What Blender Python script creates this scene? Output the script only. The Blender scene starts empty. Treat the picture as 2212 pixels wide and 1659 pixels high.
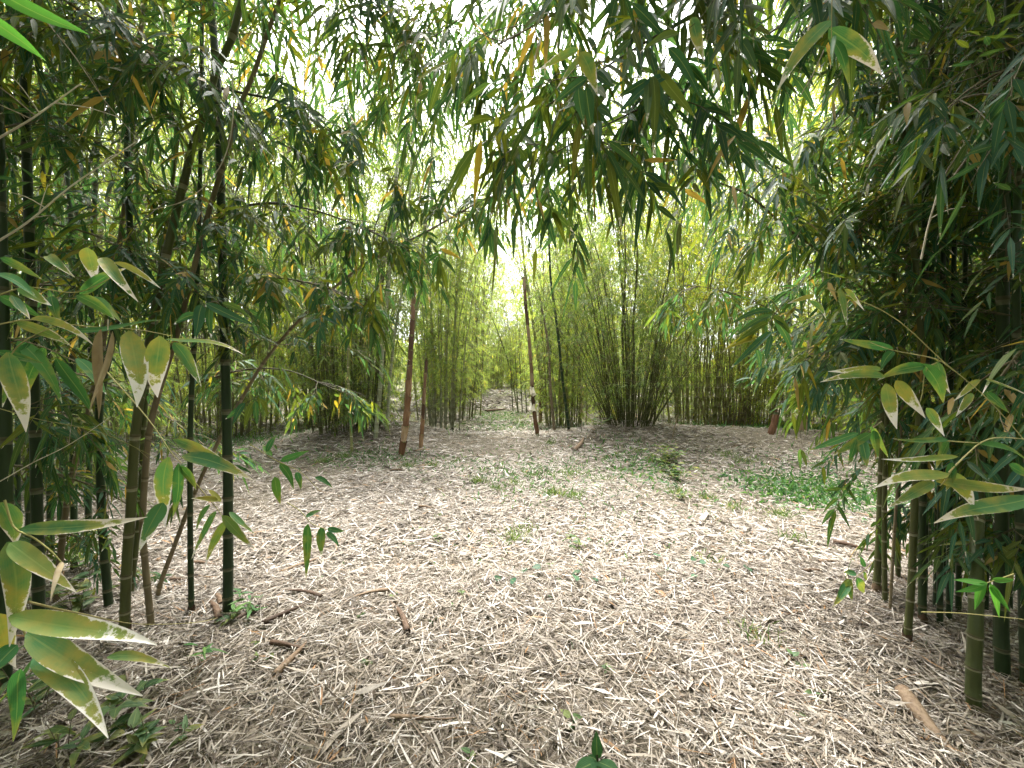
import bpy, math
import numpy as np
from mathutils import Vector

# ------------------------------------------------------------------ basics
S = bpy.context.scene
COL = S.collection
RNG = np.random.default_rng(11)
F, CX, CY, EYE = 864.0, 1106.0, 829.5, 1.5      # survey of the place: view axis +Y, eye 1.5 m


def P(px, py, Y):
    return np.array([(px - CX) / F * Y, Y, EYE + (CY - py) / F * Y])


def smooth(a, b, x):
    t = np.clip((x - a) / (b - a), 0, 1)
    return t * t * (3 - 2 * t)


def gauss(x, y, cx, cy, a, sx, sy):
    return a * np.exp(-((x - cx) / sx) ** 2 - ((y - cy) / sy) ** 2)


def ground(x, y):
    x = np.asarray(x, float)
    y = np.asarray(y, float)
    h = gauss(x, y, -3.4, 9.9, .56, 2.0, 1.7) + gauss(x, y, 2.9, 10.4, .42, 1.8, 1.6)
    h = h + gauss(x, y, 6.4, 10.4, .34, 2.6, 1.5) - gauss(x, y, 4.6, 6.0, .10, 1.6, 1.4)
    h = h + gauss(x, y, -2.6, 3.0, .05, 1.0, 1.0) + gauss(x, y, 2.9, 2.6, .06, 1.0, 1.2)
    h = h + .95 * smooth(15, 31, y) + 1.2 * smooth(31, 70, y)
    h = h + .012 * np.sin(x * 2.3 + y * .7) + .012 * np.sin(y * 2.9 - x * 1.1) + .02 * np.sin(x * .8 + 1) * np.sin(y * .6)
    return h


def G(px, py):
    """point where the line of sight through (px, py) meets the ground"""
    u, v = (px - CX) / F, (CY - py) / F
    ys = np.linspace(.6, 60, 6000)
    d = EYE + v * ys - ground(u * ys, ys)
    i = np.argmax(d < 0) if (d < 0).any() else len(ys) - 1
    Y = ys[i]
    return np.array([u * Y, Y, float(ground(u * Y, Y))])


def nz(v):
    return v / np.maximum(np.linalg.norm(v, axis=-1, keepdims=True), 1e-9)


def spline(pts, n):
    pts = np.asarray(pts, float)
    if len(pts) == 2:
        t = np.linspace(0, 1, n)[:, None]
        return pts[0] * (1 - t) + pts[1] * t
    p = np.vstack([2 * pts[0] - pts[1], pts, 2 * pts[-1] - pts[-2]])
    seg = len(pts) - 1
    out = []
    for u in np.linspace(0, seg, n):
        i = min(int(u), seg - 1)
        t = u - i
        a, b, c, d = p[i], p[i + 1], p[i + 2], p[i + 3]
        out.append(.5 * ((2 * b) + (c - a) * t + (2 * a - 5 * b + 4 * c - d) * t * t + (3 * b - a - 3 * c + d) * t ** 3))
    out = np.array(out)
    # even spacing
    s = np.concatenate([[0], np.cumsum(np.linalg.norm(np.diff(out, axis=0), axis=1))])
    q = np.linspace(0, s[-1], n)
    return np.stack([np.interp(q, s, out[:, k]) for k in range(3)], 1)


class MB:
    """collects vertices and quads of one mesh"""

    def __init__(self):
        self.v, self.f, self.lf, self.rv, self.n = [], [], [], [], 0

    def add(self, v, f, lf, rv):
        v = np.asarray(v, np.float32).reshape(-1, 3)
        if not len(v):
            return
        self.v.append(v)
        self.f.append(np.asarray(f, np.int32).reshape(-1, 4) + self.n)
        self.lf.append(np.asarray(lf, np.float32).reshape(-1, 3))
        self.rv.append(np.asarray(rv, np.float32).reshape(-1, 3))
        self.n += len(v)

    def mesh(self, name, mat, origin=None, smoothed=True):
        v = np.concatenate(self.v)
        if origin is not None:
            v = v - np.asarray(origin, np.float32)
        f = np.concatenate(self.f)
        me = bpy.data.meshes.new(name)
        me.vertices.add(len(v))
        me.vertices.foreach_set('co', v.ravel())
        me.loops.add(f.size)
        me.loops.foreach_set('vertex_index', f.ravel())
        me.polygons.add(len(f))
        me.polygons.foreach_set('loop_start', np.arange(0, f.size, 4, dtype=np.int32))
        me.polygons.foreach_set('use_smooth', np.full(len(f), smoothed))
        for nm, dat in (('lf', self.lf), ('rv', self.rv)):
            a = me.attributes.new(nm, 'FLOAT_VECTOR', 'POINT')
            a.data.foreach_set('vector', np.concatenate(dat).ravel())
        me.update(calc_edges=True)
        me.materials.append(mat)
        return me

    def build(self, name, mat, parent=None, origin=None, smoothed=True):
        if not self.v:
            return None
        o = bpy.data.objects.new(name, self.mesh(name, mat, origin, smoothed))
        COL.objects.link(o)
        if parent is not None:
            o.parent = parent
        return o


def tag(o, label=None, cat=None, group=None, kind=None):
    if label:
        o['label'] = label
    if cat:
        o['category'] = cat
    if group:
        o['group'] = group
    if kind:
        o['kind'] = kind
    return o


def thing(name, loc, label, cat, group=None):
    o = bpy.data.objects.new(name, None)
    o.empty_display_size = .1
    o.location = Vector([float(c) for c in loc])
    COL.objects.link(o)
    return tag(o, label, cat, group)


def copy_tree(o, parent=None):
    c = o.copy()
    COL.objects.link(c)
    c.parent = parent
    for ch in list(o.children):
        copy_tree(ch, c)
    return c


# ------------------------------------------------------------------ shape makers
def leaves(mb, org, dr, up, L, W, droop, nst=4, rv=None, fold=.12, rib=False, straw=False, wave=0.0):
    """N leaf blades; org, dr, up (N,3); L, W, droop (N,)"""
    N = len(org)
    if not N:
        return
    dr = nz(dr)
    side = nz(np.cross(dr, up))
    nrm = np.cross(side, dr)
    t = np.linspace(0, 1, nst)
    if straw:
        w = np.full(nst, 1.0)
        w[0], w[-1] = .7, .4
    else:
        w = np.sin(np.pi * np.clip(t, 0, 1) ** .62) ** .9 if nst > 3 else np.array([.25, 1., .06])
        w = np.nan_to_num(w)
        w[0], w[-1] = max(w[0], .10), .03
    c = org[:, None] + dr[:, None] * (L[:, None] * t)[..., None]
    c = c + np.array([0, 0, -1.]) * (droop[:, None] * L[:, None] * t ** 2)[..., None]
    if wave:
        ph = RNG.uniform(0, 6.3, N)[:, None]
        c = c + side[:, None] * (wave * L[:, None] * np.sin(t * 3 + ph))[..., None] \
            + nrm[:, None] * (wave * .7 * L[:, None] * np.sin(t * 4.5 + ph * 2))[..., None]
    hw = W[:, None] * .5 * w
    fo = np.broadcast_to(np.asarray(fold, float), (N,))
    lift = nrm[:, None] * (hw * fo[:, None])[..., None]
    a = c + side[:, None] * hw[..., None] + lift
    b = c - side[:, None] * hw[..., None] + lift
    if rv is None:
        rv = RNG.random((N, 3))
    if rib:
        V = np.stack([a, c, b], 2)
        k = 3
        ac = np.array([-1, 0, 1.])
    else:
        V = np.stack([a, b], 2)
        k = 2
        ac = np.array([-1, 1.])
    lf = np.zeros((N, nst, k, 3))
    lf[..., 0] = ac
    lf[..., 1] = t[None, :, None]
    lf[..., 2] = L[:, None, None]
    R = np.broadcast_to(rv[:, None, None], (N, nst, k, 3))
    fs = []
    for i in range(nst - 1):
        for j in range(k - 1):
            q = i * k + j
            fs.append([q, q + 1, q + k + 1, q + k])
    fs = np.array(fs)
    idx = (np.arange(N) * nst * k)[:, None, None] + fs[None]
    mb.add(V, idx, lf, R)


def tubes(mb, pts, rad, sides=6, lfy=None, rv=None):
    """M tubes; pts (M,n,3), rad (M,n)"""
    pts = np.asarray(pts, float)
    M, n, _ = pts.shape
    rad = np.broadcast_to(rad, (M, n))
    T = nz(np.gradient(pts, axis=1))
    ref = np.where(np.abs(T.mean(1)[:, 2:3]) < .8, np.array([[0, 0, 1.]]), np.array([[1., 0, 0]]))
    U = nz(np.cross(T, np.broadcast_to(ref[:, None], T.shape)))
    V = np.cross(T, U)
    a = np.linspace(0, 2 * np.pi, sides, endpoint=False)
    ring = U[:, :, None] * np.cos(a)[None, None, :, None] + V[:, :, None] * np.sin(a)[None, None, :, None]
    vv = pts[:, :, None] + ring * rad[:, :, None, None]
    lf = np.zeros((M, n, sides, 3))
    lf[..., 0] = a / 6.283
    lf[..., 1] = np.broadcast_to(np.linspace(0, 1, n) if lfy is None else lfy, (M, n))[:, :, None]
    s = np.concatenate([np.zeros((M, 1)), np.cumsum(np.linalg.norm(np.diff(pts, axis=1), axis=2), 1)], 1)
    lf[..., 2] = s[:, :, None]
    if rv is None:
        rv = RNG.random((M, 3))
    R = np.broadcast_to(rv[:, None, None], (M, n, sides, 3))
    i = np.arange(n - 1)[:, None]
    j = np.arange(sides)[None]
    j2 = (j + 1) % sides
    fs = np.stack([i * sides + j, i * sides + j2, (i + 1) * sides + j2, (i + 1) * sides + j], -1).reshape(-1, 4)
    idx = (np.arange(M) * n * sides)[:, None, None] + fs[None]
    mb.add(vv, idx, lf, R)


def sprays(ml, mt, org, dr, leafL, leafW, K=7, nst=4, hang=.5, rib=False, rv=None, twr=.0012, rvhi=1.0, keep=.8):
    """bamboo leaf sprays: a short drooping twig with alternate leaves and one at its end"""
    M = len(org)
    if not M:
        return
    dr = nz(dr + np.array([0, 0, -1.]) * hang * RNG.uniform(.3, 1.2, (M, 1)))
    Lt = leafL * RNG.uniform(.7, 1.5, M)
    s = np.linspace(.15, 1, K)
    down = np.array([0, 0, -1.])
    base = org[:, None] + dr[:, None] * (Lt[:, None] * s)[..., None] + down * (.30 * Lt[:, None] * s ** 2)[..., None]
    tan = nz(dr[:, None] + down * (.2 + .4 * hang) * s[None, :, None])
    side = nz(np.cross(tan, np.array([0, 0, 1.]) + RNG.normal(0, .35, (M, 1, 3))))
    sg = np.where(np.arange(K) % 2 == 0, 1., -1.)[None, :, None]
    ang = np.radians(np.linspace(62, 24, K))[None, :] * RNG.uniform(.6, 1.3, (M, K))
    ang[:, -1] = 0
    ld = tan * np.cos(ang)[..., None] + side * sg * np.sin(ang)[..., None]
    ld = nz(ld + down * RNG.uniform(-.1, .6, (M, K, 1)) * (.15 + hang))
    up = nz(np.cross(side, tan)) + RNG.normal(0, .35, (M, K, 3))
    up = np.where(up[..., 2:3] < 0, -up, up)
    ll = leafL * RNG.uniform(.5, 1.2, (M, K)) * RNG.uniform(.75, 1.15, (M, 1)) * np.linspace(.8, 1.0, K)
    lw = leafW * RNG.uniform(.75, 1.2, (M, K))
    dp = RNG.uniform(-.05, .6, (M, K))
    km = RNG.random((M, K)) < keep
    if rv is None:
        r0 = RNG.random((M, 1, 3))
        rv = np.clip(r0 * .65 + RNG.random((M, K, 3)) * .35 + RNG.normal(0, .05, (M, K, 3)), 0, 1)
        dead = RNG.random((M, K)) < .03
        rv[..., 0] = np.where(dead, .985, rv[..., 0] * .95 * rvhi)
    leaves(ml, base[km], ld[km], up[km], ll[km], lw[km], dp[km], nst, rv[km], fold=RNG.uniform(.05, .35, int(km.sum())), rib=rib)
    if mt is not None:
        ss = np.linspace(0, 1, 4)
        tp = org[:, None] + dr[:, None] * (Lt[:, None] * ss)[..., None] + down * (.30 * Lt[:, None] * ss ** 2)[..., None]
        tubes(mt, tp, np.linspace(twr * 1.5, twr * .7, 4)[None], 3)


def branches(mbr, ml, mt, org, tan, length, leafL, leafW, nsp=4, K=7, nst=4, hang=.5, rise=.6, rad=.003, sides=4, rib=False, s0=.25, rvhi=1.0, az=None):
    """side branches with sprays along them; org, tan (M,3), length (M,)"""
    M = len(org)
    if not M:
        return
    if az is None:
        az = RNG.uniform(0, 2 * np.pi, M)
    d = np.stack([np.cos(az), np.sin(az), np.zeros(M)], 1)
    d = nz(d * RNG.uniform(.6, 1.1, (M, 1)) + tan * rise * RNG.uniform(.3, 1.2, (M, 1)))
    s = np.linspace(0, 1, 6)
    c = org[:, None] + d[:, None] * (length[:, None] * s)[..., None]
    c = c + np.array([0, 0, -1.]) * (length[:, None] * .35 * RNG.uniform(.2, 1.2, (M, 1)) * s ** 2)[..., None]
    c = c + RNG.normal(0, .012, c.shape) * length[:, None, None] * s[None, :, None]
    if mbr is not None:
        tubes(mbr, c, np.linspace(rad, rad * .4, 6)[None], sides)
    q = RNG.uniform(s0, 1, (M, nsp))
    q[:, -1] = 1.0
    i = np.minimum((q * 5).astype(int), 4)
    fr = (q * 5 - i)[..., None]
    m = np.arange(M)[:, None]
    o = c[m, i] * (1 - fr) + c[m, i + 1] * fr
    t = nz(c[m, i + 1] - c[m, i])
    sd = nz(t + RNG.normal(0, .55, t.shape) * np.array([1, 1, .6]))
    sprays(ml, mt, o.reshape(-1, 3), sd.reshape(-1, 3), leafL, leafW, K, nst, hang, rib, rvhi=rvhi)


def culm_tube(mb, path, r0, r1, inter=.28, sides=10, hi=True):
    """jointed bamboo stem along a dense path; lf.y runs 0..1 between two joints"""
    d = np.concatenate([[0], np.cumsum(np.linalg.norm(np.diff(path, axis=0), axis=1))])
    tot = d[-1]
    ss, fr, rr = [], [], []
    s = 0.0
    k = 0
    step = inter * .55
    while s < tot:
        e = min(s + step, tot)
        if hi:
            for f_, b in ((0., 1.10), (.03, 1.13), (.08, 1.0), (.5, .98), (.95, 1.0), (1., 1.06)):
                ss.append(s + (e - s) * f_ * .999)
                fr.append(f_)
                rr.append(b)
        else:
            for f_, b in ((0., 1.08), (.06, 1.0), (1., 1.0)):
                ss.append(s + (e - s) * f_ * .999)
                fr.append(f_)
                rr.append(b)
        s = e
        k += 1
        step = inter * min(1.6, .55 + .09 * k)
    ss = np.array(ss)
    pts = np.stack([np.interp(ss, d, path[:, i]) for i in range(3)], 1)
    rad = (r0 + (r1 - r0) * ss / tot) * np.array(rr)
    tubes(mb, pts[None], rad[None], sides, lfy=np.array(fr)[None])
    return ss[::6 if hi else 3]


def path_frames(path, s):
    d = np.concatenate([[0], np.cumsum(np.linalg.norm(np.diff(path, axis=0), axis=1))])
    p = np.stack([np.interp(s, d, path[:, i]) for i in range(3)], 1)
    T = nz(np.gradient(path, axis=0))
    t = np.stack([np.interp(s, d, T[:, i]) for i in range(3)], 1)
    return p, nz(t), d[-1]


# ------------------------------------------------------------------ materials
def nodes(name):
    m = bpy.data.materials.new(name)
    m.use_nodes = True
    nt = m.node_tree
    nt.nodes.clear()
    return m, nt


def N(nt, typ, **kw):
    n = nt.nodes.new(typ)
    for k, v in kw.items():
        setattr(n, k, v)
    return n


def math_n(nt, op, a, b=None, clamp=False):
    n = N(nt, 'ShaderNodeMath', operation=op, use_clamp=clamp)
    for i, x in enumerate((a, b)):
        if x is None:
            continue
        if isinstance(x, (int, float)):
            n.inputs[i].default_value = x
        else:
            nt.links.new(x, n.inputs[i])
    return n.outputs[0]


def ramp(nt, fac, stops, mode='LINEAR'):
    r = N(nt, 'ShaderNodeValToRGB')
    cr = r.color_ramp
    cr.interpolation = mode
    while len(cr.elements) > 1:
        cr.elements.remove(cr.elements[0])
    cr.elements[0].position = stops[0][0]
    cr.elements[0].color = (*stops[0][1], 1)
    for p, c in stops[1:]:
        e = cr.elements.new(p)
        e.color = (*c, 1)
    nt.links.new(fac, r.inputs[0])
    return r.outputs[0]


def mixc(nt, fac, a, b, blend='MIX'):
    n = N(nt, 'ShaderNodeMix', data_type='RGBA', blend_type=blend)
    for i, x in ((0, fac), (6, a), (7, b)):
        if isinstance(x, (int, float)):
            n.inputs[i].default_value = x
        elif isinstance(x, tuple):
            n.inputs[i].default_value = (*x, 1)
        else:
            nt.links.new(x, n.inputs[i])
    return n.outputs[2]


def attr(nt, name):
    a = N(nt, 'ShaderNodeAttribute', attribute_name=name)
    s = N(nt, 'ShaderNodeSeparateXYZ')
    nt.links.new(a.outputs['Vector'], s.inputs[0])
    return s.outputs


def noise(nt, scale, detail=3, vec=None, rough=.55):
    n = N(nt, 'ShaderNodeTexNoise')
    n.inputs['Scale'].default_value = scale
    n.inputs['Detail'].default_value = detail
    n.inputs['Roughness'].default_value = rough
    if vec is None:
        tc = N(nt, 'ShaderNodeTexCoord')
        vec = tc.outputs['Object']
    nt.links.new(vec, n.inputs['Vector'])
    return n.outputs['Fac']


def vary(nt, col, fac_out, lo, hi):
    v = math_n(nt, 'MULTIPLY_ADD', fac_out, hi - lo)
    v.node.inputs[2].default_value = lo
    c = N(nt, 'ShaderNodeCombineXYZ')
    for i in range(3):
        nt.links.new(v, c.inputs[i])
    return mixc(nt, 1.0, col, c.outputs[0], 'MULTIPLY')


def leaf_mat(name, stops, tip=.12, trans=.42, tcol=(1.6, 1.75, .75), rough=.52, patch=0.0, edge=0.0, spec=.14):
    m, nt = nodes(name)
    lf, rv = attr(nt, 'lf'), attr(nt, 'rv')
    col = ramp(nt, rv[0], stops)
    col = vary(nt, col, rv[1], .7, 1.3)
    nz_ = noise(nt, 55, 5, None, .7)
    # pale rib and fine parallel veins
    ab = math_n(nt, 'ABSOLUTE', lf[0])
    rib = math_n(nt, 'LESS_THAN', ab, .07)
    col = mixc(nt, math_n(nt, 'MULTIPLY', rib, .35), col, (.30, .36, .14))
    vein = math_n(nt, 'SINE', math_n(nt, 'MULTIPLY', lf[0], 34))
    col = mixc(nt, math_n(nt, 'MULTIPLY', math_n(nt, 'GREATER_THAN', vein, .4), .12), col, (.22, .27, .10))
    if patch > 0:
        pn = noise(nt, 16, 4)
        k = math_n(nt, 'ADD', pn, math_n(nt, 'MULTIPLY', lf[1], .28))
        k = math_n(nt, 'ADD', k, math_n(nt, 'MULTIPLY', rv[2], .22))
        k = math_n(nt, 'ADD', k, math_n(nt, 'MULTIPLY', ab, .14))
        k = math_n(nt, 'MULTIPLY', math_n(nt, 'SUBTRACT', k, .86 - patch * .25), 3.6, True)
        yel = ramp(nt, nz_, [(.3, (.22, .25, .075)), (.5, (.31, .28, .08)), (.64, (.34, .26, .07)), (.78, (.28, .16, .045))])
        col = mixc(nt, math_n(nt, 'MULTIPLY', k, .85), col, yel)
    # dry, bleached tips and margins (wear of the leaf itself)
    e = math_n(nt, 'ADD', lf[1], math_n(nt, 'MULTIPLY', math_n(nt, 'SUBTRACT', nz_, .5), .85 if edge < .4 else 1.25))
    e = math_n(nt, 'ADD', e, math_n(nt, 'MULTIPLY', math_n(nt, 'POWER', ab, 5.0), edge))
    th = math_n(nt, 'SUBTRACT', 1.04, math_n(nt, 'MULTIPLY', rv[2], tip * 2.2))
    dry = math_n(nt, 'MULTIPLY', math_n(nt, 'SUBTRACT', e, th), 9.0, True)
    dcol = ramp(nt, rv[1], [(.0, (.36, .28, .18)), (.35, (.60, .53, .45)), (1., (.82, .78, .77))])
    col = mixc(nt, dry, col, dcol)
    b = N(nt, 'ShaderNodeBsdfPrincipled')
    nt.links.new(col, b.inputs['Base Color'])
    b.inputs['Roughness'].default_value = rough
    b.inputs['Specular IOR Level'].default_value = spec
    t = N(nt, 'ShaderNodeBsdfTranslucent')
    nt.links.new(mixc(nt, 1.0, col, mixc(nt, dry, tcol, (1.0, 1.0, 1.0)), 'MULTIPLY'), t.inputs[0])
    x = N(nt, 'ShaderNodeMixShader')
    x.inputs[0].default_value = trans
    nt.links.new(b.outputs[0], x.inputs[1])
    nt.links.new(t.outputs[0], x.inputs[2])
    o = N(nt, 'ShaderNodeOutputMaterial')
    nt.links.new(x.outputs[0], o.inputs[0])
    return m


def finish(m, nt, col, rough=.7, bump=None, bs=.3, spec=.3):
    b = N(nt, 'ShaderNodeBsdfPrincipled')
    nt.links.new(col, b.inputs['Base Color'])
    b.inputs['Roughness'].default_value = rough
    b.inputs['Specular IOR Level'].default_value = spec
    if bump is not None:
        bp = N(nt, 'ShaderNodeBump')
        bp.inputs['Strength'].default_value = bs
        bp.inputs['Distance'].default_value = .02
        nt.links.new(bump, bp.inputs['Height'])
        nt.links.new(bp.outputs[0], b.inputs['Normal'])
    o = N(nt, 'ShaderNodeOutputMaterial')
    nt.links.new(b.outputs[0], o.inputs[0])
    return m


def culm_mat(name, c0, c1, ringc=(.50, .48, .36), ring=.6, rough=.45):
    m, nt = nodes(name)
    lf, rv = attr(nt, 'lf'), attr(nt, 'rv')
    tc = N(nt, 'ShaderNodeTexCoord')
    mp = N(nt, 'ShaderNodeMapping')
    mp.inputs['Scale'].default_value = (40, 40, 5)
    nt.links.new(tc.outputs['Object'], mp.inputs[0])
    n1 = noise(nt, 1.0, 4, mp.outputs[0])
    n2 = noise(nt, 3.0, 3)
    f = math_n(nt, 'ADD', math_n(nt, 'MULTIPLY', rv[0], .55), math_n(nt, 'MULTIPLY', n2, .5))
    col = mixc(nt, math_n(nt, 'MULTIPLY', f, 1.0, True), c0, c1)
    col = vary(nt, col, n1, .55, 1.4)
    # bleached bloom under each joint, dark line at the joint
    hi = math_n(nt, 'GREATER_THAN', lf[1], .93)
    lo = math_n(nt, 'LESS_THAN', lf[1], .05)
    col = mixc(nt, math_n(nt, 'MULTIPLY', hi, ring), col, ringc)
    col = mixc(nt, math_n(nt, 'MULTIPLY', lo, .6), col, (.10, .085, .05))
    return finish(m, nt, col, rough, n1, .15)


def bark_mat(name, stops, sc=(60, 60, 8), rough=.75):
    m, nt = nodes(name)
    rv = attr(nt, 'rv')
    tc = N(nt, 'ShaderNodeTexCoord')
    mp = N(nt, 'ShaderNodeMapping')
    mp.inputs['Scale'].default_value = sc
    nt.links.new(tc.outputs['Object'], mp.inputs[0])
    n1 = noise(nt, 1.0, 4, mp.outputs[0])
    f = math_n(nt, 'ADD', math_n(nt, 'MULTIPLY', rv[0], .5), math_n(nt, 'MULTIPLY', n1, .55))
    col = ramp(nt, f, stops)
    return finish(m, nt, col, rough, n1, .3)


M = {}
# near foliage: deep green, sky's blue light painted in, a few yellow or tan
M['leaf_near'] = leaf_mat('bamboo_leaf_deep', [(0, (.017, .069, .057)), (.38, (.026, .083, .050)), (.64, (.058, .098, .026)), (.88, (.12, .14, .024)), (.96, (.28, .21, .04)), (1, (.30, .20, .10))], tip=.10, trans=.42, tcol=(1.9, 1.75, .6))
M['leaf_hero'] = leaf_mat('bamboo_leaf_worn', [(0, (.050, .150, .075)), (.5, (.075, .175, .075)), (.85, (.13, .20, .060)), (1, (.26, .24, .06))], tip=.17, trans=.32, patch=.55, edge=.44, tcol=(1.7, 1.7, .7))
M['leaf_green'] = leaf_mat('bamboo_leaf_fresh', [(0, (.028, .110, .050)), (.6, (.045, .135, .050)), (1, (.085, .18, .045))], tip=.06, trans=.38, patch=.10, edge=.08)
M['leaf_bright'] = leaf_mat('bamboo_leaf_bright', [(0, (.06, .20, .05)), (1, (.10, .26, .06))], tip=.03, trans=.45)  # brighter, more saturated green than the fresh leaf
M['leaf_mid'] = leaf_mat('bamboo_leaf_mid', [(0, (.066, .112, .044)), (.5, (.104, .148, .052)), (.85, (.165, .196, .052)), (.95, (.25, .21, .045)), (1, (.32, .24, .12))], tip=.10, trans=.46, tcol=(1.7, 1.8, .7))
M['leaf_far'] = leaf_mat('bamboo_leaf_far', [(0, (.135, .205, .082)), (.5, (.185, .240, .085)), (.85, (.26, .285, .080)), (.96, (.38, .31, .07)), (1, (.36, .28, .15))], tip=.06, trans=.55, tcol=(1.8, 1.8, .85))  # paled in the base colour to stand in for distance haze
M['leaf_sun'] = leaf_mat('bamboo_leaf_sunlit', [(0, (.15, .22, .05)), (.5, (.24, .28, .05)), (.8, (.34, .33, .055)), (.94, (.42, .32, .05)), (1, (.40, .28, .12))], tip=.05, trans=.58, tcol=(1.7, 1.7, .7))  # same bamboo leaf with sunlit yellow put into the base colour
M['leaf_dry'] = bark_mat('dry_leaf', [(.2, (.26, .18, .10)), (.5, (.42, .33, .21)), (.8, (.60, .53, .43))], (30, 30, 30))
M['weed'] = leaf_mat('weed_leaf', [(0, (.028, .090, .040)), (.6, (.050, .130, .048)), (1, (.10, .19, .05))], tip=.02, trans=.35)
M['grassy'] = leaf_mat('herb_leaf', [(0, (.040, .088, .048)), (.5, (.065, .120, .055)), (.85, (.11, .15, .06)), (1, (.17, .17, .07))], tip=.08, trans=.35, patch=.15)
M['grass'] = leaf_mat('grass_blade', [(0, (.045, .095, .034)), (.6, (.08, .13, .042)), (1, (.20, .21, .09))], tip=.06, trans=.35)
M['vine'] = leaf_mat('vine_leaf', [(0, (.026, .075, .050)), (1, (.05, .10, .06))], tip=.02, trans=.25)
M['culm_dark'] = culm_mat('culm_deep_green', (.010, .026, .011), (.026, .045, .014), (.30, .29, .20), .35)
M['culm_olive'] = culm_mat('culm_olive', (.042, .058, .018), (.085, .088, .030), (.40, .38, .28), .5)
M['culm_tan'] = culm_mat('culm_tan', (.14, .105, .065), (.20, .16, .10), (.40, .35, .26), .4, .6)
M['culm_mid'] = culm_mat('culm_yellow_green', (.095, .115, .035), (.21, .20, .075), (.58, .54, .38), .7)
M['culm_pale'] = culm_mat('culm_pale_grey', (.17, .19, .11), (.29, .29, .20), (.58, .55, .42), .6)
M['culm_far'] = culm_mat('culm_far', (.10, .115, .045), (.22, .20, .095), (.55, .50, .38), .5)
M['twig'] = bark_mat('branch_bark', [(.25, (.045, .040, .025)), (.5, (.085, .075, .038)), (.75, (.16, .13, .075))])
M['twig_pale'] = bark_mat('dry_twig', [(.25, (.20, .16, .11)), (.5, (.34, .29, .22)), (.75, (.50, .45, .36))])
M['twig_yellow'] = bark_mat('yellow_stalk', [(.25, (.22, .21, .07)), (.6, (.34, .30, .12)), (.8, (.45, .40, .2))])
M['sheath'] = bark_mat('culm_sheath', [(.25, (.09, .042, .022)), (.45, (.17, .088, .045)), (.60, (.27, .17, .095)), (.8, (.42, .32, .21))], (22, 22, 4))
M['sheath_red'] = bark_mat('culm_sheath_red', [(.25, (.050, .027, .016)), (.45, (.098, .052, .030)), (.62, (.155, .088, .05)), (.8, (.28, .20, .13))], (22, 22, 4))
M['sheath_pale'] = bark_mat('culm_sheath_pale', [(.25, (.40, .31, .22)), (.5, (.55, .47, .36)), (.75, (.70, .64, .54))], (14, 14, 5))
M['fallen'] = bark_mat('fallen_sheath', [(.22, (.028, .016, .010)), (.45, (.065, .038, .023)), (.62, (.105, .066, .040)), (.8, (.19, .135, .09))], (40, 40, 40))


def litter_mat():
    m, nt = nodes('leaf_litter')
    rv, lf = attr(nt, 'rv'), attr(nt, 'lf')
    col = ramp(nt, rv[0], [(0, (.036, .026, .018)), (.20, (.092, .069, .049)), (.44, (.168, .138, .105)), (.68, (.245, .212, .176)), (.88, (.335, .302, .268)), (.978, (.49, .46, .43)), (.984, (.20, .105, .045)), (1, (.25, .14, .06))])
    col = vary(nt, col, rv[1], .75, 1.25)
    n = noise(nt, 60, 2)
    col = vary(nt, col, n, .75, 1.25)
    return finish(m, nt, col, .62, None, spec=.35)


def ground_mat():
    m, nt = nodes('ground_soil')
    tc = N(nt, 'ShaderNodeTexCoord')
    vec = tc.outputs['Object']
    n1 = noise(nt, 38, 6, vec, .7)
    n2 = noise(nt, 2.2, 4, vec)
    n3 = noise(nt, .35, 3, vec)
    near = ramp(nt, n1, [(.30, (.045, .036, .026)), (.5, (.10, .083, .062)), (.62, (.19, .167, .132)), (.75, (.28, .255, .215))])
    sp = N(nt, 'ShaderNodeSeparateXYZ')
    nt.links.new(vec, sp.inputs[0])
    gr = mixc(nt, n1, (.07, .10, .035), (.24, .25, .12))
    k = math_n(nt, 'MULTIPLY', math_n(nt, 'SUBTRACT', math_n(nt, 'ADD', n2, math_n(nt, 'MULTIPLY', n3, .6)), .74), 4., True)
    fy = math_n(nt, 'MULTIPLY', math_n(nt, 'SUBTRACT', sp.outputs[1], 10.5), .2, True)
    col = mixc(nt, math_n(nt, 'MULTIPLY', k, fy), near, gr)
    return finish(m, nt, col, .9, n1, .6, spec=.15)


M['litter'] = litter_mat()
M['ground'] = ground_mat()


# ------------------------------------------------------------------ ground
def build_ground():
    def axis(lo, hi, c0, c1, step, far):
        mid = np.arange(c0, c1 + 1e-6, step)
        a = c0 - np.geomspace(step, c0 - lo, far)
        b = c1 + np.geomspace(step, hi - c1, far)
        return np.concatenate([a[::-1], mid, b])
    xs = axis(-300, 300, -16, 16, .16, 26)
    ys = axis(-120, 500, -1, 34, .16, 26)
    X, Y = np.meshgrid(xs, ys)
    Z = ground(X, Y)
    mb = MB()
    nx, ny = len(xs), len(ys)
    i, j = np.meshgrid(np.arange(nx - 1), np.arange(ny - 1))
    q = (j * nx + i).ravel()
    f = np.stack([q, q + 1, q + nx + 1, q + nx], 1)
    V = np.stack([X, Y, Z], -1).reshape(-1, 3)
    mb.add(V, f, V * 0, V * 0)
    tag(mb.build('ground', M['ground']), kind='structure')


build_ground()


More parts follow.
